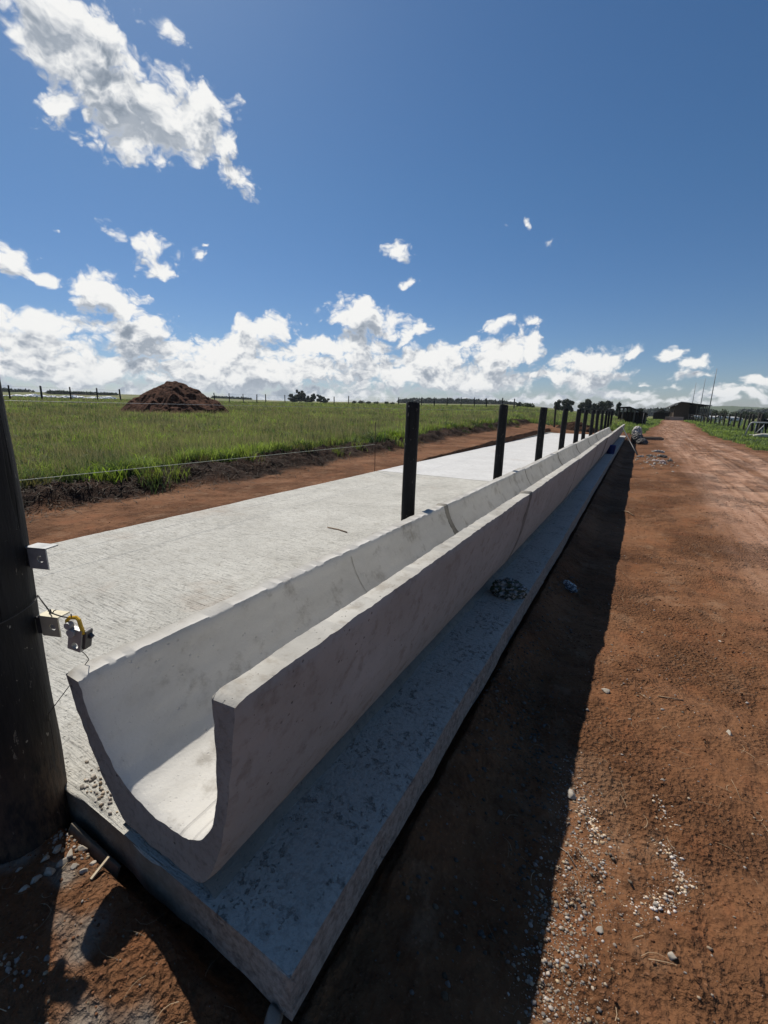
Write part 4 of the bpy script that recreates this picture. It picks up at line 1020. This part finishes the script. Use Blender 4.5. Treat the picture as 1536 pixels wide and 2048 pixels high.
# seed stalks
N = 95000
x, y, r = polar(N, 8.2, 90, -82, 0, .95); f, vg, bk, rd = masks(x, y)
keep = (f > .8) & (np.hypot(x + 30.6, y - 21.3) > 3.6); x, y, r = x[keep], y[keep], r[keep]; n = len(x)
tt_ = np.array([.22, .205, .135]) * rng.uniform(.5, 1.5, n)[:, None]
make_grass('grass_stalks', x, y, .36 + .20 * rng.uniform(0, 1, n) + .1 * fbm(x, y, .4, 2, 151), np.maximum(.0022, .00030 * r) * rng.uniform(.7, 1.2, n), rng.uniform(.05, .35, n), tt_, np.array([.30, .25, .18]) * np.ones((n, 1)))
# leafy weeds and low bushes of coarse grass
wn = 900
x0, y0, r0 = polar(wn, 8.0, 55, -80, -6, .9); f, vg, bk, rd = masks(x0, y0); kp = (f > .6) & (np.hypot(x0 + 30.6, y0 - 21.3) > 4.2); x0, y0, r0 = x0[kp], y0[kp], r0[kp]; wn = len(x0); k = 70
sp = np.repeat(rng.uniform(.10, .38, wn), k); x = np.repeat(x0, k) + rng.normal(size=wn * k) * sp; y = np.repeat(y0, k) + rng.normal(size=wn * k) * sp; n = len(x); rr_ = np.repeat(r0, k)
hue = rng.uniform(0, 1, wn); tcol = np.repeat(np.where(hue[:, None] < .45, np.array([.22, .32, .05]), np.where(hue[:, None] < .75, np.array([.06, .11, .04]), np.array([.17, .16, .09]))), k, 0)
make_grass('weeds', x, y, np.repeat(rng.uniform(.16, .46, wn), k) * rng.uniform(.5, 1.1, n), np.maximum(.010, .0009 * rr_) * rng.uniform(.6, 1.3, n), rng.uniform(.4, 1.3, n), tcol * rng.uniform(.65, 1.3, n)[:, None])
# bright tufts on the lip of the bank
ty = 1.5 + 36 * rng.uniform(0, 1, 170) ** 1.5; tx_ = field_edge(ty) + rng.normal(size=170) * .42 - .10; tcl = np.where(rng.uniform(0, 1, 170)[:, None] < .42, np.array([.21, .27, .065]), np.where(rng.uniform(0, 1, 170)[:, None] < .6, np.array([.07, .105, .045]), np.array([.16, .145, .08])))
k = 60
x = np.repeat(tx_, k) + rng.normal(size=170 * k) * .09; y = np.repeat(ty, k) + rng.normal(size=170 * k) * .12; n = len(x)
b = np.repeat(rng.uniform(.55, 1.25, 170), k)[:, None]
make_grass('bank_tufts', x, y, np.repeat(rng.uniform(.14, .36, 170), k) * rng.uniform(.5, 1.1, n), np.full(n, .0065) * rng.uniform(.6, 1.2, n), rng.uniform(.3, 1.1, n), np.repeat(tcl, k, 0) * b * rng.uniform(.7, 1.25, n)[:, None])
# verges beside the road
N = 90000
x, y, r = polar(N, 14, 190, -4, 17, .85); f, vg, bk, rd = masks(x, y)
keep = (vg > .3 + .4 * rng.uniform(0, 1, N)); x, y, r = x[keep], y[keep], r[keep]; n = len(x)
make_grass('verge_grass', x, y, (.09 + .20 * rng.uniform(0, 1, n) ** 1.5) * (1 + .4 * fbm(x, y, .7, 2, 152)), np.maximum(.006, .00055 * r) * rng.uniform(.6, 1.2, n), rng.uniform(.2, 1.0, n), tone(x + 80, y, n) * .9)

# ------------------------------------------------------------------ trees
M_LEAF = m_leaf('tree_leaf', .20)
M_BARK = simple_mat('bark', (.05, .04, .03), (.11, .09, .07), 6, .9, .6, .02)
def crown_mesh(lobes, leaf, n, seed, tint, parent, name='crown'):
    g = np.random.default_rng(seed)
    L = np.array(lobes, float); vol = (L[:, 3] * L[:, 4] * L[:, 5]) ** .67; pick = g.choice(len(L), n, p=vol / vol.sum())
    d = g.normal(size=(n, 3)); d /= np.linalg.norm(d, axis=1)[:, None]
    rad = g.uniform(0, 1, n) ** .33
    rad = np.where(g.uniform(0, 1, n) < .7, .72 + .34 * g.uniform(0, 1, n), rad)
    c = L[pick, :3] + d * rad[:, None] * L[pick, 3:6]
    clump = fbm3(c, 1.1 / max(leaf * 3.2, .2), 2, seed)
    keep = clump > -.42; c = c[keep]; d = d[keep]; clump = clump[keep]; n = len(c)
    u = g.normal(size=(n, 3)); u /= np.linalg.norm(u, axis=1)[:, None]
    v = np.cross(u, d + .5 * g.normal(size=(n, 3))); v /= np.linalg.norm(v, axis=1)[:, None] + 1e-9
    s = leaf * g.uniform(.55, 1.3, n)[:, None]
    P = np.stack([c - u * s, c + v * s * .55, c + u * s, c - v * s * .55], 1)
    t = np.array(tint) * (g.uniform(.6, 1.4, n) * (1 + .5 * clump))[:, None]
    T = np.repeat(t[:, None], 4, 1).reshape(-1, 3)
    return quad_mesh(name, P.reshape(-1, 3), np.arange(4 * n).reshape(-1, 4), M_LEAF, parent, False, {'tint': T})
def tree(name, label, x, y, h, wd, seed, style='round', group=None, leaves=900, tint=(.040, .058, .022), z=None, leaf=None):
    g = np.random.default_rng(seed)
    zz = float(gz(x, y)) if z is None else z
    t = thing(name, label, 'tree', (x, y, zz - .1), 0, group)
    th = h * (.22 if style != 'bush' else .06); r = h * .022
    lean = g.uniform(-.04, .04, 2) * h
    bm = bmesh.new(); add_tube(bm, [(0, 0, -.2), (lean[0] * .3, lean[1] * .3, th), (lean[0], lean[1], h * .72)], [r * 1.25, r, r * .3], 8)
    for k in range(5):
        a = g.uniform(0, 6.28); q = g.uniform(.3, .6)
        add_tube(bm, [(lean[0] * q, lean[1] * q, h * q * .8), (wd * .22 * math.cos(a), wd * .22 * math.sin(a), h * (q * .8 + .12)), (wd * .36 * math.cos(a), wd * .36 * math.sin(a), h * (q * .8 + .24))], [r * .5, r * .32, r * .12], 6)
    bm_obj('trunk', bm, M_BARK, t, True)
    lobes = []
    nl = 9 if style == 'round' else (7 if style == 'bush' else 10)
    for k in range(nl):
        a = g.uniform(0, 6.28); q = g.uniform(0, 1)
        if style == 'tall':
            hz = h * (.25 + .68 * k / nl); rr = wd * .5 * (1 - .62 * k / nl) * g.uniform(.5, .95)
            lobes.append((wd * .22 * math.cos(a), wd * .22 * math.sin(a), hz, rr * .75, rr * .75, h * .10))
        elif style == 'bush':
            lobes.append((wd * .30 * math.cos(a) * q, wd * .30 * math.sin(a) * q, h * g.uniform(.35, .62), wd * .26, wd * .26, h * g.uniform(.26, .38)))
        else:
            hz = h * g.uniform(.26, .84); k2 = math.sin(math.pi * (hz / h - .05) / 1.05)
            lobes.append((wd * .34 * math.cos(a) * q * k2, wd * .34 * math.sin(a) * q * k2, hz, wd * .22 * g.uniform(.7, 1.2), wd * .22 * g.uniform(.7, 1.2), h * .17))
    if style == 'round':
        for k in range(5): a = g.uniform(0, 6.28); lobes.append((wd * .26 * math.cos(a), wd * .26 * math.sin(a), h * g.uniform(.14, .34), wd * .20, wd * .20, h * .17))
    crown_mesh(lobes, leaf or max(h * .055, .2), leaves, seed + 1, tint, t)
    return t
def place(px, base_py, top_py, wpx, r):
    d = ray(px, base_py); x, y = d[0] / math.hypot(d[0], d[1]) * r, d[1] / math.hypot(d[0], d[1]) * r
    z = float(gz(x, y))
    dep = -float(np.array([x, y, z - CAMZ]) @ RC[:, 2])
    ztop = float(at_r(px, top_py, r)[2])
    return x, y, max(ztop - z, .5), wpx / F * dep
def plant(lst, r, name, labels, style, group, leaves, tint=(.040, .058, .022)):
    for k, (px, by, ty_, wp) in enumerate(lst):
        x, y, h, wd = place(px, by, ty_, wp, r * (1 + .03 * ((k * 7) % 5 - 2)))
        tree(name, labels[k], x, y, h, wd, 500 + int(px), style, group, leaves, tint)
plant([(585, 807, 786, 24), (600, 807, 778, 26), (612, 808, 786, 20), (624, 808, 786, 20), (641, 808, 788, 26), (653, 809, 795, 18)], 290, 'eucalyptus_tree',
      ['leftmost dark tree of the clump in the middle of the pasture', 'tallest dark tree of the clump in the middle of the pasture', 'narrow dark tree right of the tallest in the pasture clump', 'slim dark tree in the middle of the pasture clump', 'round dark tree on the right of the pasture clump', 'lowest tree at the right end of the pasture clump'], 'tall', 'clump of trees in the pasture', 2600, (.024, .036, .017))
plant([(708, 810, 800, 12), (722, 810, 799, 16), (737, 811, 801, 15)], 210, 'shrub_tree', ['left of three low dark trees right of the pasture clump', 'middle of three low dark trees right of the pasture clump', 'right of three low dark trees right of the pasture clump'], 'bush', 'low trees beyond the pasture', 500, (.026, .040, .018))
plant([(754, 811, 802, 17), (772, 812, 802, 15), (785, 812, 803, 14)], 200, 'shrub_tree', ['left low bush in the row just left of the nearest trough post', 'middle low bush in the row just left of the nearest trough post', 'right low bush in the row just left of the nearest trough post'], 'bush', 'low bushes beyond the pasture', 500, (.026, .040, .018))
plant([(1055, 819, 804, 34)], 150, 'leafy_bush', ['broad green bush behind the pasture fence near the trees'], 'bush', None, 900, (.045, .065, .022))
plant([(1114, 820, 798, 16), (1130, 820, 797, 22), (1141, 820, 801, 14), (1163, 821, 803, 20), (1176, 821, 797, 20), (1187, 822, 806, 16), (1200, 823, 802, 24), (1216, 823, 800, 30), (1234, 824, 803, 12), (1262, 826, 812, 20), (1280, 826, 815, 16), (1038, 818, 803, 16)], 240, 'field_tree',
      ['left tree of the first group behind the trough posts', 'broad crowned tree in the middle of the first group behind the trough posts', 'small tree on the right of the first group behind the trough posts', 'low tree on the left of the second group behind the trough posts', 'tall tree on the right of the second group behind the trough posts', 'small tree between the second and third groups behind the posts', 'tree on the left of the wide dark third group behind the posts', 'largest tree of the wide dark third group behind the posts', 'narrow tree at the right end of the third group behind the posts', 'round tree behind the dark cattle pen roof', 'smaller round tree right of the dark cattle pen roof', 'low tree left of the broad green bush'], 'round', 'field trees behind the trough posts', 2200, (.026, .040, .019))
plant([(1320, 832, 812, 13)], 190, 'clipped_tree', ['dark block shaped tree standing alone left of the farm shed'], 'bush', None, 900, (.022, .032, .015))
plant([(1428, 834, 817, 22), (1446, 835, 815, 26), (1466, 836, 819, 26), (1486, 837, 820, 28), (1508, 838, 821, 28), (1530, 839, 822, 30), (1556, 840, 823, 32)], 210, 'hedge_tree',
      ['hedge tree directly right of the farm shed', 'tallest bushy tree of the hedge behind the cattle', 'third bushy tree of the hedge counted from the shed', 'fourth bushy tree of the hedge counted from the shed', 'fifth bushy tree of the hedge counted from the shed', 'bushy hedge tree above the metal gate', 'last bushy hedge tree at the right edge'], 'bush', 'hedge trees behind the right hand fence', 900, (.032, .048, .020))
# far woods: each reads as one mass
def wood(name, pts, r, seed, n, tint, label=None):
    """band of crowns following photo points (column, base row, top row)"""
    g = np.random.default_rng(seed); lobes = []
    for (xa, ba, ta), (xb, bb, tb) in zip(pts[:-1], pts[1:]):
        m_ = max(2, int((xb - xa) / 5))
        for k in range(m_):
            s = (k + g.uniform(0, 1)) / m_; px = xa + (xb - xa) * s; by = ba + (bb - ba) * s; ty_ = ta + (tb - ta) * s + g.uniform(-1.2, 1.0)
            d = ray(px, by); rr = r * g.uniform(.98, 1.03); q = rr / math.hypot(d[0], d[1]); x, y = d[0] * q, d[1] * q; z = float(gz(x, y))
            zt = float(at_r(px, ty_, rr)[2]); h = max(zt - z, 1.0); wd = 7 / F * r
            lobes.append((x, y, z + h * .5, wd * .9, wd * .9, h * .55))
    o = crown_mesh(lobes, 2.2 * r / 500, n, seed + 1, tint, None, name); return tag(o, kind='stuff')
wood('far_woodland', [(800, 812, 801), (830, 812, 798), (900, 813, 799), (960, 815, 801), (1030, 818, 806)], 640, 700, 5000, (.024, .036, .018))
wood('far_plantation', [(104, 797, 785), (160, 799, 788), (228, 802, 795)], 520, 710, 4200, (.024, .038, .018))
wood('far_woodland', [(-60, 788, 768), (0, 790, 777), (36, 792, 785), (60, 793, 789)], 620, 720, 2600, (.022, .034, .018))
wood('far_woodland', [(1480, 826, 819), (1560, 828, 820), (1700, 830, 821)], 900, 730, 1800, (.03, .045, .026))
wood('far_woodland', [(430, 806, 799), (500, 807, 802)], 700, 740, 1200, (.03, .048, .024))
wood('far_woodland', [(1240, 825, 820), (1330, 827, 819), (1420, 828, 820)], 800, 750, 2600, (.03, .045, .026))
# blue hills far right
def ridge(name, pts, r, depth, mat, seed):
    n = 90; xs = np.linspace(pts[0][0], pts[-1][0], n); ts = np.interp(xs, [p[0] for p in pts], [p[1] for p in pts])
    rows = 9; Vv = []
    for j in range(rows):
        s = j / (rows - 1)
        for px, t_ in zip(xs, ts):
            p = at_r(px, t_, r); f_ = 1 + depth / r * (s - .5) * 2
            z0 = -60.0; zz = z0 + (p[2] - z0) * math.sin(math.pi * (.06 + .44 * min(1, s * 2) if s <= .5 else .5 + .44 * (s - .5) * 2)) * 1.0
            Vv.append((p[0] * f_, p[1] * f_, zz + 2.5 * float(fbm(px * .05, s * 3, 1, 3, seed))))
    return tag(quad_mesh(name, np.array(Vv), quads(n, rows), mat, None, True), kind='structure')
MHILL = m_heap('far_hill_fields', (.050, .075, .030), (.090, .115, .045), (.16, .15, .075))
ridge('hills', [(1180, 822), (1290, 819), (1370, 816), (1420, 813), (1470, 812), (1520, 815), (1600, 815), (1800, 810)], 2600, 500, MHILL, 800)
# ------------------------------------------------------------------ fences
def fence(name, label, cat, pts, r, h, mats, rails, seed, group=None, post_label=None, wire_r=.006, kind='post'):
    """one fence: a thing whose posts and wires are parts"""
    c = np.mean(pts, 0); t = thing(name, label, cat, (c[0], c[1], float(gz(c[0], c[1]))), 0, group); o0 = np.array(t.location)
    tops = []
    for k, (x, y) in enumerate(pts):
        z = float(gz(x, y)); o = post_mesh('post', r * float(rng.uniform(.85, 1.2)), h * float(rng.uniform(.94, 1.05)), seed + k, 10, 8); o.data.materials.append(mats[0])
        o.parent = t; o.location = (x - o0[0], y - o0[1], z - o0[2]); o.rotation_euler = (R_(float(rng.uniform(-2, 2))), R_(float(rng.uniform(-2.5, 2.5))), 0); tops.append((x, y, z))
    for q in rails:
        bm = bmesh.new(); add_tube(bm, [(x - o0[0], y - o0[1], z - o0[2] + h * q) for x, y, z in tops], wire_r, 5); bm_obj('wire', bm, mats[1], t, True)
    return t
def on_r(px, py, r):
    d = ray(px, py); q = r / math.hypot(d[0], d[1]); return d[0] * q, d[1] * q
fence('pasture_fence', 'dark post and wire fence across the far left of the pasture before the white sheets', 'fence', [on_r(x, 800, r) for x, r in [(-45, 70), (21, 70), (85, 72), (142, 74), (195, 76), (241, 78)]], .10, 1.95, (MP2, M_BWIRE), (.55, .9), 900, 'pasture fences', None, .006)
fence('pasture_fence', 'long dark post and wire fence at the far edge of the pasture', 'fence', [on_r(x, 808, r) for x, r in [(430, 84), (459, 85), (487, 85), (514, 86), (532, 88), (570, 90), (668, 92), (697, 92), (797, 90), (843, 86), (869, 84), (894, 82), (922, 80), (949, 78), (973, 76), (1005, 74), (1029, 70)]], .085, 1.75, (MP2, M_BWIRE), (.5, .92), 930, 'pasture fences', None, .006)
rf = [(8.9 + 1.3 * math.sin(min(1, (y - 48) / 22) * math.pi / 2) + .010 * max(0, y - 66), y) for y in (48.6, 51.6, 54.8, 58.2, 61.8, 65.6, 69.6, 73.8, 78.2, 82.8, 87.6, 92.6, 97.8, 103.2, 108.8, 114.6, 120.6, 126.8, 133.2, 139.8)]
fence('cattle_fence', 'row of dark wooden fence posts along the right side of the dirt road', 'fence', rf, .095, 1.78, (MP2, M_BWIRE), (.35, .62, .9), 960, None, None, .008)
# steel gate at its near end
M_PIPE = simple_mat('grey_pipe', (.34, .34, .33), (.46, .46, .45), 14, .5, .1, .003, .1)
t = thing('metal_gate', 'pale grey tubular metal gate at the near end of the right hand fence', 'gate', (7.75, 45.2, float(gz(7.75, 45.2))), R_(4))
bm = bmesh.new(); add_tube(bm, [(-.30, 0, -.1), (-.06, 0, 1.02), (.04, 0, 1.10), (2.4, 0, 1.10)], .055, 10); add_tube(bm, [(2.4, 0, -.1), (2.4, 0, 1.15)], .06, 10); bm_obj('frame', bm, M_PIPE, t, True)
bm = bmesh.new()
for k in range(5): add_tube(bm, [(.32 + .48 * k, 0, .12), (.32 + .48 * k, 0, 1.06)], .028, 8)
add_tube(bm, [(.0, 0, .12), (2.4, 0, .12)], .035, 8); bm_obj('bars', bm, M_PIPE, t, True)
bm = bmesh.new(); add_tube(bm, [(.40, .03, .25), (.80, .03, .85)], .035, 8); bm_obj('brace', bm, M_PIPE, t, True)
M_PALE = simple_mat('pale_log', (.50, .46, .38), (.62, .58, .50), 5, .85, .5, .02)
bm = bmesh.new(); add_tube(bm, [(0, 0, .16), (.5, .15, .22), (1.2, .2, .19), (2.1, .1, .15), (3.0, .3, .12)], [.10, .15, .17, .16, .12], 12)
o = bm_obj('pale_log', bm, M_PALE, None, True); o.location = (7.5, 42.2, float(gz(7.5, 42.2))); tag(o, 'pale bleached log lying in the grass in front of the metal gate', 'log')

# ------------------------------------------------------------------ farm buildings
def m_planks(name, a, b):
    m = NT(name); v = m.coord(); n1 = m.noise(m.mapping(v, (5, 5, .4)), 2.2, 4, .6)
    c = m.ramp(n1, [(.3, a), (.7, b)]); m.bsdf(c, .9, m.bump(n1, .6, .03), 0, .15); return m.mat
M_WALL = m_planks('barn_boards', (.045, .033, .022), (.085, .062, .042)); M_ROOF = m_planks('barn_roof', (.040, .038, .036), (.075, .07, .066)); M_DARKW = m_planks('dark_timber', (.020, .017, .014), (.045, .037, .03))
def prism(bm, prof2, y0, y1):
    a = [bm.verts.new((x, y0, z)) for x, z in prof2]; b = [bm.verts.new((x, y1, z)) for x, z in prof2]; n = len(a)
    bm.faces.new(a); bm.faces.new(b[::-1])
    for k in range(n): bm.faces.new([a[k], b[k], b[(k + 1) % n], a[(k + 1) % n]])
bz = -.45
t = thing('farm_shed', 'dark open sided farm shed with a boarded end wall and a long sloping roof', 'shed', (9.0, 150, bz))
bm = bmesh.new(); prism(bm, [(-1.9, 3.62), (.45, 5.02), (7.5, 4.02), (7.5, 3.86), (.45, 4.84), (-1.9, 3.44)], -1.0, 26); bm_obj('roof', bm, M_ROOF, t)
bm = bmesh.new(); prism(bm, [(-.9, -.3), (-.9, 3.95), (.45, 4.75), (2.55, 4.46), (2.55, -.3)], 0, .18); bm_obj('end_wall', bm, M_WALL, t)
bm = bmesh.new(); add_box(bm, (-.82, 13, 1.8), (.16, 25.6, 4.2)); bm_obj('side_wall', bm, M_WALL, t)
bm = bmesh.new(); add_box(bm, (3.3, 25.8, 2.0), (8.0, .16, 4.6)); bm_obj('back_wall', bm, M_DARKW, t)
for k in range(7):
    bm = bmesh.new(); add_tube(bm, [(7.0, .4 + 4.2 * k, -.3), (7.0, .4 + 4.2 * k, 3.92)], .15, 8); bm_obj('post', bm, M_BOARD, t, True)
for k in range(2):
    bm = bmesh.new(); add_tube(bm, [(4.3 + 1.4 * k, .3, -.3), (4.3 + 1.4 * k, .3, 4.2 - .2 * k)], .14, 8); bm_obj('post', bm, M_BOARD, t, True)
bm = bmesh.new(); add_box(bm, (0, 0, 0), (4.2, .5, .9), (0, 0, 0), .03); o = bm_obj('concrete_wall', bm, MC_FAR); o.location = (8.2, 146.5, bz + .4); tag(o, 'low pale concrete wall in front of the farm shed', 'wall')
t = thing('field_shelter', 'small low dark shelter left of the farm shed', 'shelter', (5.4, 160, -.5))
bm = bmesh.new(); prism(bm, [(-2.0, 1.9), (.2, 2.7), (2.6, 2.0), (2.6, 1.85), (.2, 2.5), (-2.0, 1.75)], 0, 6); bm_obj('roof', bm, M_ROOF, t)
for k, x in enumerate((-1.7, 0, 2.2)):
    bm = bmesh.new(); add_box(bm, (x, .4, .8), (.22, .22, 2.4)); bm_obj('post', bm, M_DARKW, t)
bm = bmesh.new(); add_box(bm, (.2, 5.5, .9), (4.2, .2, 2.2)); bm_obj('back_wall', bm, M_DARKW, t)
t = thing('cattle_pen', 'dark low roofed cattle pen of rough timber behind the far trough end', 'cattle pen', (-1.7, 74, float(gz(-1.7, 74))))
bm = bmesh.new(); prism(bm, [(-1.3, 2.25), (.2, 2.35), (2.6, 1.35), (2.6, 1.15), (.2, 2.12), (-1.3, 2.05)], -.4, 6.0); bm_obj('roof', bm, M_DARKW, t)
for k in range(8):
    bm = bmesh.new(); x = -1.1 + .50 * k; add_tube(bm, [(x, 0, -.3), (x + .03, .02, 2.1 - .42 * max(0, x - .2))], .10, 8); bm_obj('post', bm, M_BOARD if k % 3 == 1 else M_DARKW, t, True)
for z in (.45, .95):
    bm = bmesh.new(); add_box(bm, (.7, .13, z), (3.9, .06, .16)); bm_obj('rail', bm, M_DARKW, t)
bm = bmesh.new(); add_box(bm, (.6, 5.5, .7), (3.8, .14, 1.7)); bm_obj('back_wall', bm, M_DARKW, t)
M_MAST = simple_mat('mast_steel', (.20, .21, .22), (.28, .29, .30), 10, .5, .1, .002, .3)
for k, (px, by, ty_, r, lb) in enumerate([(1421, 806, 737, 122, 'tallest thin mast rising at the right end of the farm shed'), (1401, 812, 757, 160, 'middle thin mast rising behind the farm shed roof'), (1384, 812, 765, 182, 'shortest and leftmost thin mast behind the farm shed roof')]):
    p = at_r(px, by, r); zt = float(at_r(1431 if k == 0 else (1409 if k == 1 else 1390), ty_, r)[2]); zb = float(gz(p[0], p[1]))
    bm = bmesh.new(); add_tube(bm, [(0, 0, -.5), (0, 0, (zt - zb) * .6), (0, 0, zt - zb)], [.11, .085, .05], 8); o = bm_obj('mast', bm, M_MAST, None, True); o.location = (p[0], p[1], zb); tag(o, lb, 'mast', 'masts behind the farm shed')

# ------------------------------------------------------------------ white sheets beyond the pasture
M_SHEET = simple_mat('white_sheet', (.62, .63, .66), (.78, .79, .80), .5, .5, .4, .2)
wl = ['leftmost white plastic sheet heap beyond the pasture fence', 'second white sheet heap from the left beyond the pasture fence', 'third white sheet heap from the left beyond the pasture fence', 'fourth white sheet heap from the left beyond the pasture fence', 'fifth white sheet heap from the left beyond the pasture fence', 'sixth white sheet heap from the left, before the plantation', 'seventh white sheet heap from the left, before the plantation', 'eighth white sheet heap from the left, near the earth heap', 'last white sheet heap right beside the earth heap', 'small rear white sheet heap at the left', 'small rear white sheet heap in the middle']
for k, (px, wpx, hp) in enumerate([(15, 22, 4), (38, 26, 5), (62, 26, 6), (84, 22, 6), (108, 22, 5), (132, 24, 5), (158, 26, 5), (186, 24, 5), (216, 30, 6), (70, 16, 8), (150, 20, 7)]):
    r = 128 + 4 * (k % 3) + (12 if k > 8 else 0); x, y = on_r(px, 803, r); zz = float(gz(x, y)); w = wpx / F * r * .5
    o = crumple('plastic_sheet', (w, 1.6, max(.4, .65 * (hp + 1) / F * r)), 850 + k, M_SHEET, 4, .55, .25, True); o.location = (x, y, zz + .2); o.rotation_euler = (0, 0, math.atan2(-x, y))
    tag(o, wl[k], 'plastic sheet', 'white sheet heaps beyond the pasture')

# ------------------------------------------------------------------ dairy cows
def m_cow(name, thr, seed):
    m = NT(name); v = m.coord()
    n = m.noise(m.n('ShaderNodeVectorMath', operation='ADD', i={0: v, 1: (seed * 3.1, seed, 0)}).outputs[0], 1.9, 2, .5)
    c = m.mix(m.rng(n, thr - .015, thr + .015), (.72, .70, .66), (.012, .011, .011)); m.bsdf(c, .8, None, 0, .2); return m.mat
def cow(name, label, x, y, rot, mat, head_up=0.0, head_down=False):
    V_, E_, Rr = [], [], []
    def add(p, r, par=None):
        V_.append(p); Rr.append(r)
        if par is not None: E_.append((par, len(V_) - 1))
        return len(V_) - 1
    a = add((-.55, 0, 1.08), (.27, .31)); b = add((-.15, 0, 1.02), (.33, .37), a); c = add((.30, 0, 1.03), (.31, .36), b); d = add((.62, 0, 1.10), (.24, .31), c)
    nz = -.55 if head_down else .12 + head_up
    e = add((.92, 0, 1.16 + nz * .45), (.14, .19), d); f = add((1.14, 0, 1.22 + nz * .9), (.125, .15), e); g_ = add((1.36, 0, 1.08 + nz * 1.0), (.095, .11), f); h_ = add((1.52, 0, .98 + nz * 1.0), (.075, .075), g_)
    for s in (1, -1):
        k = add((.55, .15 * s, .78), (.12, .14), d); k = add((.55, .16 * s, .46), (.07, .075), k); k = add((.56, .16 * s, .10), (.05, .05), k); k = add((.60, .16 * s, .02), (.06, .05), k)
        k = add((-.62, .17 * s, .84), (.16, .20), a); k = add((-.60, .18 * s, .56), (.09, .10), k); k = add((-.72, .18 * s, .42), (.06, .07), k); k = add((-.66, .18 * s, .08), (.05, .05), k); k = add((-.61, .18 * s, .02), (.06, .05), k)
        add((1.10, .20 * s, 1.26 + nz * .9), (.035, .02), f)
    k = add((-.84, 0, 1.16), (.05, .05), a); k = add((-.90, 0, .80), (.022, .022), k); add((-.90, 0, .50), (.04, .04), k)
    me = bpy.data.meshes.new(name); me.from_pydata(V_, E_, []); me.update()
    o = bpy.data.objects.new(name, me); COL.objects.link(o)
    o.modifiers.new('skin', 'SKIN')
    for sv, rr in zip(me.skin_vertices[0].data, Rr): sv.radius = rr
    me.skin_vertices[0].data[0].use_root = True
    sb = o.modifiers.new('sub', 'SUBSURF'); sb.levels = 1; sb.render_levels = 1
    dg = bpy.context.evaluated_depsgraph_get(); me2 = bpy.data.meshes.new_from_object(o.evaluated_get(dg))
    o.modifiers.clear(); o.data = me2; me2.materials.clear(); me2.materials.append(mat)
    for p in me2.polygons: p.use_smooth = True
    o.location = (x, y, float(gz(x, y))); o.rotation_euler = (0, 0, rot)
    return tag(o, label, 'cow', 'dairy cows behind the right hand fence')
CA, CB, CC = m_cow('cow_hide_mixed', .5, 1), m_cow('cow_hide_pale', .58, 5), m_cow('cow_hide_dark', .42, 9)
cow('cow', 'black and white cow standing alone behind the middle of the right hand fence', 11.8, 80.0, R_(186), CB)
cow('cow', 'pale backed cow behind the fence just right of the farm shed', 11.9, 101.0, R_(170), CB)
cow('cow', 'black and white cow facing the road between the shed and the lone cow', 12.1, 95.0, R_(235), CA)
cow('cow', 'dark cow behind the fence left of the pale backed cow', 12.6, 109.0, R_(10), CC)
cow('cow', 'pale cow at the far end of the fence in front of the shed', 11.6, 124.0, R_(200), CB)
cow('cow', 'black cow with a white face looking over the metal gate', 9.9, 50.6, R_(228), CC)
cow('cow', 'black and white cow cut by the right edge behind the gate', 12.4, 53.0, R_(180), CA)

# ------------------------------------------------------------------ air
bm = bmesh.new(); add_box(bm, (0, 0, 0), (1, 1, 1)); o = bm_obj('haze', bm)
o.scale = (13200, 13600, 120); o.location = (0, 2600, -14)
tag(o, kind='stuff')
hm = bpy.data.materials.new('air'); hm.use_nodes = True; ht = hm.node_tree; ht.nodes.clear()
hv = ht.nodes.new('ShaderNodeVolumePrincipled'); hv.inputs['Color'].default_value = (.80, .87, .95, 1); hv.inputs['Density'].default_value = .00012; hv.inputs['Anisotropy'].default_value = .2
ho = ht.nodes.new('ShaderNodeOutputMaterial'); ht.links.new(hv.outputs[0], ho.inputs['Volume']); o.data.materials.append(hm)
